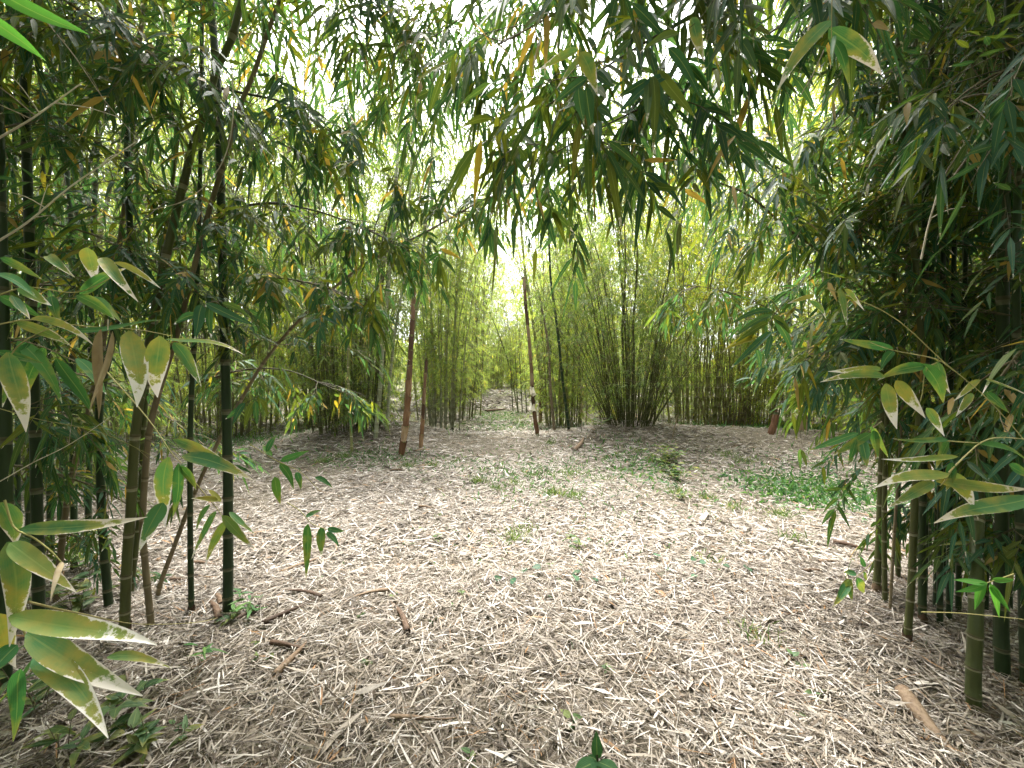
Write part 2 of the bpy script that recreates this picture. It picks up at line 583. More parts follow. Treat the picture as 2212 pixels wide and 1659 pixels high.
def build_litter():
    mb = MB()

    def patch(n, y0, y1, L, W, straw, kx=1.42, lift=.03, rvmax=1.0, wave=.05, rvmin=0.):
        y = np.sqrt(RNG.uniform(y0 * y0, y1 * y1, n))
        x = RNG.uniform(-1, 1, n) * (kx * y + .4)
        z = ground(x, y) + RNG.uniform(.001, lift, n)
        az = RNG.uniform(0, 2 * np.pi, n)
        # loose combing of the litter in drifts
        az = az + .8 * np.sin(x * 1.7 + y * 1.3)
        d = np.stack([np.cos(az), np.sin(az), RNG.normal(0, .13, n)], 1)
        up = np.stack([RNG.normal(0, .45, n), RNG.normal(0, .45, n), np.ones(n)], 1)
        l = L * np.exp(RNG.normal(0, .35, n))
        w = W * np.exp(RNG.normal(0, .35, n))
        org = np.stack([x, y, z], 1) - d * (l * .5)[:, None]
        rv = RNG.random((n, 3))
        rv[:, 0] = rvmin + (rvmax - rvmin) * rv[:, 0]
        keep = RNG.random(n) > .70 * smooth(.58, .75, .5 + .5 * np.sin(x * .9 + 2) * np.sin(y * .8)) 
        leaves(mb, org[keep], d[keep], up[keep], l[keep], w[keep], RNG.normal(0, .10, n)[keep], 3, rv[keep], fold=.3, straw=straw, wave=wave)
    patch(100000, .8, 3.2, .12, .0046, True, lift=.045, wave=.009)
    patch(14000, .8, 3.2, .12, .0085, False, lift=.04, wave=.02)
    patch(26000, .8, 3.2, .055, .0085, False, lift=.05, wave=.02, rvmin=.1)
    patch(20000, 3.2, 6.5, .06, .012, False, lift=.05, wave=.02, rvmin=.2)
    patch(900, .8, 3.2, .13, .015, False, lift=.05, rvmin=.5, wave=.06)
    patch(90000, 3.2, 6.5, .13, .0062, True, wave=.012, rvmin=.1)
    patch(20000, 3.2, 6.5, .13, .012, False, lift=.045, rvmin=.2, wave=.03)
    patch(70000, 6.5, 12.5, .15, .010, True, lift=.04, rvmin=.42, wave=.02)  # middle band paled, open sky light put into the litter colour
    patch(18000, 6.5, 12.5, .15, .019, False, lift=.05, rvmin=.2)
    patch(26000, 12.5, 20, .2, .025, True, kx=1.0, rvmin=.1)
    patch(16000, 20, 36, .3, .05, True, kx=.4, rvmin=.1)
    tag(mb.build('leaf_litter', M['litter'], smoothed=False), 'deep carpet of dry tan bamboo leaf litter covering the path and ground', 'leaf litter', kind='stuff')


build_litter()


# ------------------------------------------------------------------ far and middle bamboo clumps
def clump_paths(n, R, H, lean, arch, npt=14, rngh=(.65, 1.05)):
    az = RNG.uniform(0, 2 * np.pi, n)
    rr = R * np.sqrt(RNG.random(n))
    h = H * RNG.uniform(rngh[0], rngh[1], n)
    s = np.linspace(0, 1, npt)
    out = np.stack([np.cos(az), np.sin(az)], 1)
    a2 = az + RNG.normal(0, .7, n)
    o2 = np.stack([np.cos(a2), np.sin(a2)], 1)
    k = lean * (.15 + rr / R) * RNG.uniform(.4, 1.3, n)
    xy = out[:, None] * (rr[:, None] + (h * k)[:, None] * s)[..., None] + o2[:, None] * ((h * arch * RNG.uniform(.3, 1.3, n))[:, None] * s ** 3)[..., None]
    xy = xy + RNG.normal(0, .01, xy.shape) * h[:, None, None] * s[None, :, None]
    z = h[:, None] * s * (1 - .22 * arch * s ** 3) - .05
    return np.concatenate([xy, z[..., None]], -1)


def clump_foliage(paths, ml, mt, mbr, nb, s0, Lb, leafL, leafW, nsp, K, nst, hang=.5, rvhi=1., s1=1.):
    n, npt, _ = paths.shape
    i = RNG.integers(0, n, nb)
    q = s0 + (s1 - s0) * RNG.random(nb) ** .9
    k = np.minimum((q * (npt - 1)).astype(int), npt - 2)
    fr = (q * (npt - 1) - k)[:, None]
    o = paths[i, k] * (1 - fr) + paths[i, k + 1] * fr
    t = nz(paths[i, k + 1] - paths[i, k])
    ln = Lb * RNG.uniform(.4, 1.2, nb) * (1.15 - .5 * q)
    branches(mbr, ml, mt, o, t, ln, leafL, leafW, nsp, K, nst, hang, rise=.7, rad=.004, sides=3, rvhi=rvhi)


def far_template(H, n, nb, label, Rb=1.2, arch=.22, s0=.10, leaf='leaf_far'):
    t = thing('bamboo_clump', (0, 0, 0), label, 'bamboo clump')
    p = clump_paths(n, Rb, H, .10, arch)
    mc = MB()
    tubes(mc, p, np.linspace(.026, .008, p.shape[1])[None] * RNG.uniform(.6, 1.2, (n, 1)), 5, lfy=(np.linspace(0, 1, p.shape[1]) * 26) % 1.0)
    mc.build('culm_cluster', M['culm_far'], t)
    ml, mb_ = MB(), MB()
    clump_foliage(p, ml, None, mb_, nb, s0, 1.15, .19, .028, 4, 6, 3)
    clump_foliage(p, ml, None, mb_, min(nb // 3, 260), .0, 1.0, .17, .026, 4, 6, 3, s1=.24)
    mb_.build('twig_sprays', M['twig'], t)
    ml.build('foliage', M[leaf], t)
    return t


FARLAB = 'tall yellow green bamboo clump in the grove behind the nearer clumps'
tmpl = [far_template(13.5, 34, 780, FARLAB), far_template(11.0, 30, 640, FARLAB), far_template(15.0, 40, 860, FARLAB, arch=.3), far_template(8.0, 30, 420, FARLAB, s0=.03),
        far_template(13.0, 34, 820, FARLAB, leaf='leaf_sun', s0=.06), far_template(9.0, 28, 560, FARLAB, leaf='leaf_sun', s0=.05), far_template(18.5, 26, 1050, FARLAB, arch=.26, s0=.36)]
far_spots = [
    # left of the path
    (-8.2, 11.6, 0), (-12.0, 12.5, 4), (-16.5, 14.0, 2), (-7.4, 15.5, 4), (-12.5, 18.0, 0), (-18, 20, 4), (-3.7, 21.5, 1), (-8, 21.5, 0), (-14, 25, 2), (-3.3, 27, 1), (-9, 28, 2), (-20, 30, 0), (-3.4, 33, 0), (-14, 35, 2), (-7, 38, 0), (-22, 13, 4), (-26, 22, 2), (-5.6, 13.2, 1), (-6.6, 17.5, 6), (-9.6, 15.0, 6), (-4.6, 24.0, 6), (-13.0, 15.5, 6), (-3.6, 30.0, 6), (-10.0, 10.0, 6),
    # right of the path
    (4.6, 16.5, 1), (8.6, 14.6, 4), (12.5, 12.4, 4), (17, 13, 4), (9.3, 17.5, 0), (14.5, 18.5, 4), (20, 20, 0), (2.5, 21.0, 1), (5.4, 22.0, 4), (9.5, 23.5, 0), (16, 26, 2), (1.9, 27.0, 1), (4.8, 27.5, 4), (9, 31, 2), (22, 31, 0), (2.0, 32.5, 4), (4.8, 34, 4), (15, 36, 1), (8, 39, 0), (24, 14, 4), (28, 22, 0), (10.6, 11.6, 5), (7.4, 17.5, 6), (12.5, 15.5, 6), (3.4, 28.0, 6), (13.0, 10.5, 6),
    # across the end of the path
    (-2.0, 37, 2), (.9, 38, 2), (-.7, 42, 0), (-2.2, 41, 5), (1.2, 43, 3), (3.8, 42, 0), (-3.8, 44, 2), (0, 50, 0), (-6, 52, 2), (6, 52, 2),
    # added behind and beside the viewer to shade the near clumps
    (-5.6, 1.0, 2), (5.8, .6, 2), (-4.2, -3.4, 0), (4.2, -3.6, 0), (-.5, -6.0, 2), (-3.0, -1.6, 0), (3.0, -1.8, 2), (-6.5, -2.5, 2), (6.6, -2.4, 0), (0.2, -3.2, 0), (-8.4, 2.6, 0), (8.6, 2.6, 2), (-7.5, 5.5, 0), (8.3, 5.2, 2), (9.8, 7.4, 4),
]
used = set()
LABELS_FAR = {}
for i, (x, y, k) in enumerate(far_spots):
    o = tmpl[k] if k not in used else copy_tree(tmpl[k])
    used.add(k)
    o.location = (x, y, float(ground(x, y)))
    o.rotation_euler = (0, 0, float(RNG.uniform(0, 6.28)))
    s = float(RNG.uniform(.9, 1.12))
    o.scale = (s, s, s)
    if y < 9:
        q = ('tall bamboo clump added beside or behind the viewer to shade the near stalks', 'bamboo clumps added to shade the near stalks')
    elif abs(x) < 7 and y > 39:
        q = ('hazy green bamboo clump closing the far end of the path', 'bamboo clumps closing the end of the path')
    elif k == 6:
        q = ('very tall feathery bamboo clump with its crown against the sky', 'very tall bamboo clumps of the grove')
    elif x < 0:
        q = ('tall green bamboo clump of the grove left of the path, behind the mound clump', 'bamboo clumps of the left grove') if k != 4 else ('tall yellowish bamboo clump seen between the near left stalks', 'yellowish bamboo clumps of the left grove')
    else:
        q = ('tall yellow lit bamboo clump behind the right litter bank', 'yellow bamboo clumps of the right grove') if k in (4, 5) else ('tall green bamboo clump of the grove right of the path, behind the bushy clump', 'bamboo clumps of the right grove')
    tag(o, q[0], 'bamboo clump', q[1])


def mid_clump(name, x, y, label, groups, foliage, culmmat='culm_mid', leaf='leaf_far', rad=(.010, .022)):
    z = float(ground(x, y))
    t = thing(name, (x, y, z), label, 'bamboo clump', 'bamboo clumps beside the path')
    allp = []
    cnt = 0
    for (n, R, H, lean, arch, r0) in groups:
        p = clump_paths(n, R, H, lean, arch, 14)
        allp.append(p)
        for k in range(n):
            mb = MB()
            r = r0 * RNG.uniform(.6, 1.25)
            culm_tube(mb, spline(p[k], 18), r, r * .35, .30, 6, hi=False)
            mb.build('culm', M[culmmat], t)
    ml, mbr, mt = MB(), MB(), MB()
    for gi, (nb, s0, s1, Lb, leafL, leafW, nsp, K) in foliage:
        clump_foliage(allp[gi], ml, None, mbr, nb, s0, Lb, leafL, leafW, nsp, K, 4, s1=s1)
    mbr.build('twig_sprays', M['twig'], t)
    ml.build('foliage', M[leaf], t)
    return t


# dense left clump beside the path
mid_clump('bamboo_clump', -3.75, 9.3, 'dense bamboo clump on the litter mound left of the path', [(46, .85, 4.2, .20, .12, .010), (24, .8, 11.0, .10, .18, .024)],
          [(0, (620, .03, 1., .7, .15, .022, 3, 6)), (1, (560, .16, 1., 1.2, .18, .026, 4, 7))], 'culm_olive', leaf='leaf_mid')
# vase shaped bushy clump right of the path
mid_clump('bamboo_clump', 3.05, 10.3, 'bushy vase shaped bamboo clump with a dark base right of the path', [(86, .62, 4.6, .46, .10, .0105), (14, .6, 10.5, .12, .2, .02)],
          [(0, (720, .16, 1., .65, .13, .019, 3, 6)), (1, (480, .25, 1., 1.1, .18, .026, 4, 7))], 'culm_olive', leaf='leaf_mid')
# tall feathery clumps standing against the sky
mid_clump('bamboo_clump', -2.35, 13.4, 'slender tall feathery bamboo clump rising into the sky gap left of the path', [(20, .8, 13.0, .06, .22, .022)],
          [(0, (1700, .12, 1., 1.0, .16, .022, 4, 6))], 'culm_pale', leaf='leaf_far')
mid_clump('bamboo_clump', 1.75, 14.2, 'leafy bamboo clump behind the row of stalks right of the path', [(26, .8, 10.5, .08, .22, .02)],
          [(0, (1100, .04, 1., 1.0, .17, .025, 4, 6))], 'culm_mid', leaf='leaf_far')
mid_clump('bamboo_clump', 5.6, 12.2, 'leafy yellowish bamboo clump between the bushy clump and the twiggy one', [(30, .8, 11.5, .10, .26, .018)],
          [(0, (1200, .34, 1., 1.1, .18, .027, 4, 6))], 'culm_mid', leaf='leaf_sun')
# thin upright clump farther back left of the path
mid_clump('bamboo_clump', -2.75, 16.8, 'thin upright bamboo clump farther back, left edge of the narrowing path', [(60, 1.25, 8.4, .09, .16, .018)],
          [(0, (760, .04, 1., .8, .17, .024, 3, 6))], 'culm_mid', leaf='leaf_far')
# brownish twiggy clump to the right
mid_clump('bamboo_clump', 7.2, 13.2, 'brownish twiggy bamboo clump beyond the right litter bank', [(70, .8, 3.0, .22, .12, .009), (10, .8, 8, .1, .2, .018)],
          [(0, (260, .25, 1., .6, .15, .022, 2, 5)), (1, (160, .3, 1., 1.1, .18, .028, 4, 7))], 'culm_tan')


# ------------------------------------------------------------------ single stalks
def stalk(name, pix, Y, r, label, cat='bamboo stalk', mat='culm_mid', group=None, inter=.30, taper=.6, br=None, leaf='leaf_mid', sides=8, base=True, hi=True, rib=False, rvhi=1., twigmat='twig', nst=5):
    """pix: list of (px, py) or (px, py, depth). br = dict(n, s0, s1, L, leafL, leafW, nsp, K, hang)"""
    pts = []
    if base:
        b = G(*pix[0][:2])
        pts.append(b)
        Y = b[1] if Y is None else Y
        rest = pix[1:]
    else:
        rest = pix
    for q in rest:
        pts.append(P(q[0], q[1], q[2] if len(q) > 2 else (Y if Y else pts[0][1])))
    path = spline(pts, 60)
    if base:
        path[0, 2] -= .03
    o = path[0].copy()
    t = thing(name, o, label, cat, group)
    mb = MB()
    culm_tube(mb, path, r, r * taper, inter, sides, hi)
    mb.build('stem', M[mat], t, o)
    if base and leaf == 'leaf_near' and group is None and RNG.random() < .6:
        sheath_mesh(path, .0, float(RNG.uniform(.05, .11)), r, float(RNG.uniform(.05, .25)), float(RNG.uniform(.3, .9)), 'fallen', t, o)
    if br:
        for b in (br if isinstance(br, list) else [br]):
            _, _, tot = path_frames(path, np.array([0.]))
            n = b['n']
            s = RNG.uniform(b.get('s0', .3), b.get('s1', 1.), n) * tot
            s = np.round(s / inter) * inter if b.get('node', True) else s
            p, tn, _ = path_frames(path, np.clip(s, 0, tot))
            ml, mbr, mt = MB(), MB(), MB()
            ln = b['L'] * RNG.uniform(.35, 1.2, n)
            az = b.get('az')
            if az is not None:
                az = np.radians(az) + RNG.normal(0, b.get('azs', .8), n)
            branches(mbr, ml, mt if b.get('tw', True) else None, p, tn, ln, b['leafL'], b['leafW'], b.get('nsp', 4), b.get('K', 7), nst, b.get('hang', .5), b.get('rise', .6), b.get('rad', .003), 4, rib, b.get('bs0', .25), rvhi, az)
            if b.get('tw', True):
                for a in ('v', 'f', 'lf', 'rv'):
                    pass
                k = mbr.n
                mbr.v += mt.v
                mbr.f += [f + k for f in mt.f]
                mbr.lf += mt.lf
                mbr.rv += mt.rv
                mbr.n += mt.n
            mbr.build('twig_sprays', M[twigmat], t, o)
            ml.build('foliage', M[leaf], t, o)
    return t, path


def sheath_mesh(path, s, length, r, flare, point, mat, parent, o, name='sheath'):
    """papery culm sheath: hugs the stem from a joint, opens at its top in a pointed blade"""
    n = 6
    ss = s + length * np.linspace(0, 1, n)
    p, tn, tot = path_frames(path, ss)
    sides = 10
    mb = MB()
    a = np.linspace(0, 2 * np.pi, sides, endpoint=False) + RNG.uniform(0, 6.28)
    T = nz(tn.mean(0))
    U = nz(np.cross(T, np.array([1., .2, 0])))
    V = np.cross(T, U)
    ring = U * np.cos(a)[:, None] + V * np.sin(a)[:, None]
    ext = .5 + .5 * np.cos(a - a[0])
    vv = np.zeros((n, sides, 3))
    for i in range(n):
        k = i / (n - 1)
        rad = r * (1.12 + flare * k ** 1.6)
        lift = (ext ** 3 * point * length + .05 * length * np.sin(a * 3)) * max(0, (k - .6) / .4)
        narrow = 1 - .55 * ext ** 4 * max(0, (k - .7) / .3)
        vv[i] = p[i] + ring * (rad * narrow)[:, None] + T * lift[:, None]
    i = np.arange(n - 1)[:, None]
    j = np.arange(sides)[None]
    j2 = (j + 1) % sides
    f = np.stack([i * sides + j, i * sides + j2, (i + 1) * sides + j2, (i + 1) * sides + j], -1).reshape(-1, 4)
    lf = np.zeros((n, sides, 3))
    lf[..., 1] = np.linspace(0, 1, n)[:, None]
    mb.add(vv, f, lf, np.broadcast_to(RNG.random(3), (n, sides, 3)))
    return mb.build(name, M[mat], parent, o)


def sheathed(pix, Y, r, label, s0, s1, inter, mat, stem='culm_mid', flare=.5, cover=.97, point=.5, br=None, pale_below=None, taper=.7):
    t, path = stalk('sheathed_bamboo_stalk', pix, Y, r, label, mat=stem, inter=inter, taper=taper, br=br, sides=10)
    o = np.array(t.location)
    _, _, tot = path_frames(path, np.array([0.]))
    s = s0 * tot
    while s < s1 * tot:
        k = s / tot
        mm = mat if (pale_below is None or k > pale_below) else 'sheath'
        fl = flare if (pale_below is None or k < pale_below) else .12
        sheath_mesh(path, s, inter * cover, r * (1 - (1 - taper) * k), fl, point * (1 if k < (pale_below or 2) else .3), mm, t, o)
        s += inter
    return t


# crop helpers: coordinates read off enlarged pieces of the survey picture
def C4(pts):
    return [(823 + a * .2644, 603 + b * .2644) for a, b in pts]


def C5(pts):
    return [(1097 + a * .2644, 603 + b * .2644) for a, b in pts]


LIGHTBR = dict(n=16, s0=.35, L=.8, leafL=.17, leafW=.026, nsp=3, K=6)
# beside the path, left
sheathed(C4([(165, 1435), (200, 1200), (225, 900), (245, 550), (262, 250), (268, 60)]), None, .052, 'brown sheathed bamboo pole, thickest one at the left edge of the path', .0, .96, .30, 'sheath_red', flare=.45, pale_below=.42)
sheathed(C4([(325, 1380), (343, 1100), (358, 850), (372, 660)]), None, .036, 'short slim bamboo shoot in brown sheaths, right of the thickest sheathed pole', .0, .95, .32, 'sheath_red', flare=.35, pale_below=.3)
stalk('bamboo_stalk', C4([(185, 1330), (200, 1000), (225, 700), (300, 200), (325, 0)]) + [(925, 420), (940, 250), (950, 120)], None, .036, 'green bamboo stalk rising close behind the thickest brown sheathed pole', mat='culm_mid', br=LIGHTBR)
stalk('bamboo_stalk', [(760, 978), (757, 900), (752, 800), (760, 650), (775, 500)], None, .028, 'lone green bamboo stalk standing before the left mound clump', mat='culm_mid', br=dict(n=8, s0=.3, L=.5, leafL=.16, leafW=.026, nsp=3, K=6))
stalk('bamboo_stalk', C4([(-45, 1300), (0, 800), (20, 400), (60, 60)]) + [(852, 433), (864, 267), (872, 190), (880, 90)], None, .05, 'tall pale grey bamboo stalk reaching into the bright sky gap', mat='culm_pale', br=[dict(n=34, s0=.4, L=1.1, leafL=.17, leafW=.024, nsp=4, K=6, tw=False)])
stalk('bamboo_stalk', C4([(45, 1240), (75, 800), (120, 400), (185, 0)]) + [(885, 420), (895, 260), (900, 180)], None, .036, 'slender grey bamboo stalk curving over from the left mound', mat='culm_pale', br=LIGHTBR)
stalk('bamboo_stalk', C4([(12, 1160), (15, 800), (15, 300)]) + [(825, 480), (835, 300)], None, .034, 'straight dark green bamboo stalk on the left mound shoulder', mat='culm_olive', br=LIGHTBR)
stalk('bamboo_stalk', C4([(812, 1115), (825, 800), (838, 400), (842, 100)]) + [(1046, 520), (1052, 420)], None, .034, 'yellow green bamboo stalk nearest the far end of the path, left', mat='culm_mid', br=LIGHTBR)
stalk('bamboo_stalk', C4([(740, 1125), (780, 700), (775, 200)]) + [(1025, 480)], None, .03, 'olive bamboo stalk before the thin upright clump', mat='culm_olive', br=LIGHTBR)
stalk('bamboo_stalk', C4([(1120, 1085), (1050, 720), (960, 450), (880, 250), (820, 60)]), None, .03, 'thin bamboo stalk leaning left across the far end of the path', mat='culm_olive', br=dict(n=14, s0=.3, L=.9, leafL=.18, leafW=.03, nsp=3, K=6))
for k, (a, b) in enumerate([(1078, 1075), (1120, 1090), (1155, 1090), (1190, 1095)]):
    stalk('bamboo_stalk', C4([(a, b), (a - 12, 850), (a - 25, 600)]), None, .03, 'thin dark bamboo stalk in a row right of the far path', mat='culm_olive', group='thin dark stalks right of the far path', sides=6, br=dict(n=6, s0=.3, L=.6, leafL=.18, leafW=.03, nsp=3, K=6))

# right of the path: the row of stalks
sheathed(C5([(245, 1275), (232, 1200), (215, 1080), (200, 880), (190, 700), (165, 400), (145, 200), (132, -20)]), None, .05, 'tall leaning bamboo pole with hanging papery sheaths, right edge of the path', .02, .97, .33, 'sheath_red', stem='culm_mid', flare=.18, pale_below=.03)
sheathed(C5([(265, 1180), (268, 1000), (270, 850), (275, 730)]), None, .062, 'stout reddish brown bamboo shoot, shorter than the leaning pole beside it', .0, .95, .36, 'sheath_red', flare=.14, stem='culm_olive')
YG = dict(n=18, s0=.3, L=.8, leafL=.16, leafW=.026, nsp=3, K=6)
stalk('bamboo_stalk', C5([(322, 1190), (290, 950), (235, 560), (190, 250), (150, 0)]) + [(1128, 520), (1118, 380)], None, .055, 'thick yellow green jointed stalk behind the stout brown shoot', mat='culm_mid', br=YG)
stalk('bamboo_stalk', C5([(382, 1245), (352, 950), (335, 600), (305, 380), (250, 100)]), None, .045, 'pale tan bamboo stalk, third of the row right of the path', mat='culm_tan', br=YG)
stalk('bamboo_stalk', C5([(345, 1180), (335, 800), (330, 500), (320, 100)]), None, .036, 'yellow green stalk close behind the pale tan stalk', mat='culm_mid', br=YG)
stalk('bamboo_stalk', C5([(408, 1200), (380, 900), (355, 650), (330, 300)]), None, .036, 'greyish slim stalk right of the pale tan stalk', mat='culm_pale', br=YG)
stalk('bamboo_stalk', C5([(500, 1240), (470, 1000), (440, 760), (415, 500), (385, 250), (350, 0)]) + [(1185, 500), (1178, 380)], None, .042, 'dark green bamboo stalk at the front of the row right of the path', mat='culm_dark', br=YG)
stalk('bamboo_stalk', C5([(505, 1175), (490, 1000), (470, 700), (460, 400)]), None, .05, 'pale green thick stalk right behind the dark green front stalk', mat='culm_mid', br=YG)
stalk('bamboo_stalk', C5([(542, 1175), (548, 950), (552, 700), (560, 300)]), None, .034, 'slim yellow stalk between the dark front stalk and the bushy clump', mat='culm_mid', br=YG)
ts = sheathed(C5([(592, 1185), (600, 1000), (592, 850), (580, 720), (570, 500), (560, 300)]), None, .05, 'bamboo stalk with flared cream sheaths, left of the bushy clump', .55, .9, .33, 'sheath', stem='culm_mid', flare=.2)
stalk('bamboo_stalk', C5([(640, 1175), (645, 1000), (640, 780), (650, 600)]), None, .032, 'reddish brown stalk touching the left side of the bushy clump', mat='culm_tan', br=YG)


def flags(t, spots, size, mat='sheath_pale'):
    """open papery sheath blades standing off a stalk, cone like"""
    o = np.array(t.location)
    for (px, py) in spots:
        c = P(px, py, o[1] - .06)
        path = np.array([c + np.array([0, 0, .5 * size]), c + np.array([RNG.uniform(-.2, .2) * size, -.2 * size, -.5 * size])])
        sheath_mesh(spline(path, 8), 0, size, size * .10, 3.2, .25, mat, t, o)


flags(ts, C5([(582, 1020), (606, 1025), (600, 1068), (612, 1110), (600, 870)]), .2)
for tt in [o for o in COL.objects if o.get('label', '').startswith('tall leaning bamboo pole')]:
    flags(tt, C5([(186, 910), (207, 915), (188, 1040), (214, 1050)]), .20)

# right, beyond the litter bank
stalk('bamboo_stalk', [(1700, 936), (1702, 880), (1703, 800), (1705, 700), (1706, 550)], None, .062, 'green bamboo stalk standing alone on the right litter bank', mat='culm_olive', br=dict(n=20, s0=.35, L=1.2, leafL=.2, leafW=.03, nsp=4, K=7), leaf='leaf_far')
sheathed([(1734, 932), (1743, 860), (1748, 780), (1755, 700)], None, .085, 'stout reddish brown shoot on the right litter bank, behind hanging yellow leaves', .0, .95, .36, 'sheath_red', flare=.08, stem='culm_olive', point=.2)
sheathed([(1665, 938), (1672, 915), (1677, 890)], None, .07, 'short brown stump shoot on the right litter bank', .0, .8, .26, 'sheath', flare=.1, stem='culm_olive', point=.5)
stalk('bamboo_stalk', [(1785, 945), (1792, 900), (1800, 840), (1812, 740)], None, .05, 'leaning green stalk right of the stout brown shoot', mat='culm_olive', br=dict(n=12, s0=.4, L=.9, leafL=.18, leafW=.03, nsp=3, K=7), leaf='leaf_far')
stalk('bamboo_stalk', [(1815, 948), (1826, 880), (1835, 820)], None, .05, 'pale green stalk beside the leaning one at the right bank', mat='culm_mid', br=dict(n=8, s0=.4, L=.9, leafL=.18, leafW=.03, nsp=3, K=7), leaf='leaf_far')
stalk('bamboo_stalk', C5([(1345, 1290), (1370, 1180), (1385, 1110)]), None, .018, 'thin bare dead stalk leaning right of the bushy clump', cat='dead stalk', mat='culm_tan', sides=6)
stalk('bamboo_stalk', [(1470, 905), (1465, 850), (1460, 760), (1462, 640)], None, .04, 'yellow green stalk between the bushy clump and the twiggy brownish clump', mat='culm_mid', br=YG)
stalk('bamboo_stalk', [(1565, 905), (1575, 830), (1580, 720), (1590, 600)], None, .04, 'pale yellow stalk in front of the twiggy brownish clump', mat='culm_mid', br=YG)


# ------------------------------------------------------------------ near clump, left
def fgbr(n, s0, L, s1=1., leafL=.165, leafW=.022, nsp=4, K=6, hang=.42, **k):
    return dict(n=n, s0=s0, s1=s1, L=L, leafL=leafL, leafW=leafW, nsp=nsp, K=K, hang=hang, **k)


LN = dict(leaf='leaf_near', sides=12, rib=True)
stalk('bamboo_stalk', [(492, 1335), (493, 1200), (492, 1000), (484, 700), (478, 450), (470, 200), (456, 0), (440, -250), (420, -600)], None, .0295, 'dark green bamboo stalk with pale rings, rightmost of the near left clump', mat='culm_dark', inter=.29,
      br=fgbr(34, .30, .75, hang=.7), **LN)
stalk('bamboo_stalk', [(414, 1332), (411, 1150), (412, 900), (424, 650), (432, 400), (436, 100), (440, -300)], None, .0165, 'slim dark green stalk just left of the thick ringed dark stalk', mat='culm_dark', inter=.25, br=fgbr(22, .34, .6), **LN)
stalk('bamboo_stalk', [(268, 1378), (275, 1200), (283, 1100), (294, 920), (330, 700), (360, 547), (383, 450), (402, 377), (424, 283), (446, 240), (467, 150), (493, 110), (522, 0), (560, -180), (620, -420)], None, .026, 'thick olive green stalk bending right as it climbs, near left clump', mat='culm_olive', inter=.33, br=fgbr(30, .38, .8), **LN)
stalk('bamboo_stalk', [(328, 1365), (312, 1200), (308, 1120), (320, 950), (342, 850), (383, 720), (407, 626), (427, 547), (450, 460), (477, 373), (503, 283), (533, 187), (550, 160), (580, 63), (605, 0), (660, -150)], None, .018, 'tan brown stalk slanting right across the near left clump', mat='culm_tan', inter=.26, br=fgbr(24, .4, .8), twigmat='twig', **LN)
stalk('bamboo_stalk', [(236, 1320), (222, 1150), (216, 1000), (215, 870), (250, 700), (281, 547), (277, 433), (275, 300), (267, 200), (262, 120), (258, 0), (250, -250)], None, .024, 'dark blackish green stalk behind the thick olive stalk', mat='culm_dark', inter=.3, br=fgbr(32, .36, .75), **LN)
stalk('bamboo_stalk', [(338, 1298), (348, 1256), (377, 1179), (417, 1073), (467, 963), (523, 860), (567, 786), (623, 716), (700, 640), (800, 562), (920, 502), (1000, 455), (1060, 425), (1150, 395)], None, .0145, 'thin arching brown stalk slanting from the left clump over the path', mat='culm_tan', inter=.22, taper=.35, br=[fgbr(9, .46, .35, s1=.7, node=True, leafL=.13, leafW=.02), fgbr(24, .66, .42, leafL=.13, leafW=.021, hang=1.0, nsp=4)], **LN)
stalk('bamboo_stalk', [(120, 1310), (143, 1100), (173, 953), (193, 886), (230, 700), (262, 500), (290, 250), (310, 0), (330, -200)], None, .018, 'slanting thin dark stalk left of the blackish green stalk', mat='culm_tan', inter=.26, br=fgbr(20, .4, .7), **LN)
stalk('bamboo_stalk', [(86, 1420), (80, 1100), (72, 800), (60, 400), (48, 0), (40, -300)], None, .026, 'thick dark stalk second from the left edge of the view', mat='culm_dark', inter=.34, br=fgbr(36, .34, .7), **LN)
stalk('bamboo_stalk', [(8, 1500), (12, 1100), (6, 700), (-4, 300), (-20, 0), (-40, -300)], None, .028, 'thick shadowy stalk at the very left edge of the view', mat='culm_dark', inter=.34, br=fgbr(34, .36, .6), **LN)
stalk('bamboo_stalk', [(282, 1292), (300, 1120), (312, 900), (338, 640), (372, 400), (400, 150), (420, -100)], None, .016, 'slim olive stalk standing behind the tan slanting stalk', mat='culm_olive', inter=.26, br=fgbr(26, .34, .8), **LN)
LEFTGRP = 'dark stalks crowded at the back of the near left clump'
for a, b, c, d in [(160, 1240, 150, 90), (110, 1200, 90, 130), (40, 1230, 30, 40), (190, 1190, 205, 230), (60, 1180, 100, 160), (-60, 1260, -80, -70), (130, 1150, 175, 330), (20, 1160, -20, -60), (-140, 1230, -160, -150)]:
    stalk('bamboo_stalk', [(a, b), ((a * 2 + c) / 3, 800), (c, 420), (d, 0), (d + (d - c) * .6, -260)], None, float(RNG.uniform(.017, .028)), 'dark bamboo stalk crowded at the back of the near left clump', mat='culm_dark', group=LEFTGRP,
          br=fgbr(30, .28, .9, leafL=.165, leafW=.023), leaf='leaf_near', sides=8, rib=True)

# ------------------------------------------------------------------ near clump, right
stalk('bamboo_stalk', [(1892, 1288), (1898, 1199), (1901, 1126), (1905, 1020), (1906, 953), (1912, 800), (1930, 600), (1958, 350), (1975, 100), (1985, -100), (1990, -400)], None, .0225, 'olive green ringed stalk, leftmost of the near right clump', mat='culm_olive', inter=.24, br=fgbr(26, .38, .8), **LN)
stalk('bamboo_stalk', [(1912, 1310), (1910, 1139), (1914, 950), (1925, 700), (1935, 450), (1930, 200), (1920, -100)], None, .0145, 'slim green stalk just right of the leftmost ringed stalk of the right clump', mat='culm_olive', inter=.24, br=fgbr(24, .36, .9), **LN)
stalk('bamboo_stalk', [(1922, 1328), (1932, 1149), (1945, 950), (1955, 700), (1960, 400)], None, .0085, 'very thin reddish stalk among the green stalks of the right clump', mat='culm_tan', inter=.2, br=fgbr(8, .45, .5), **LN)
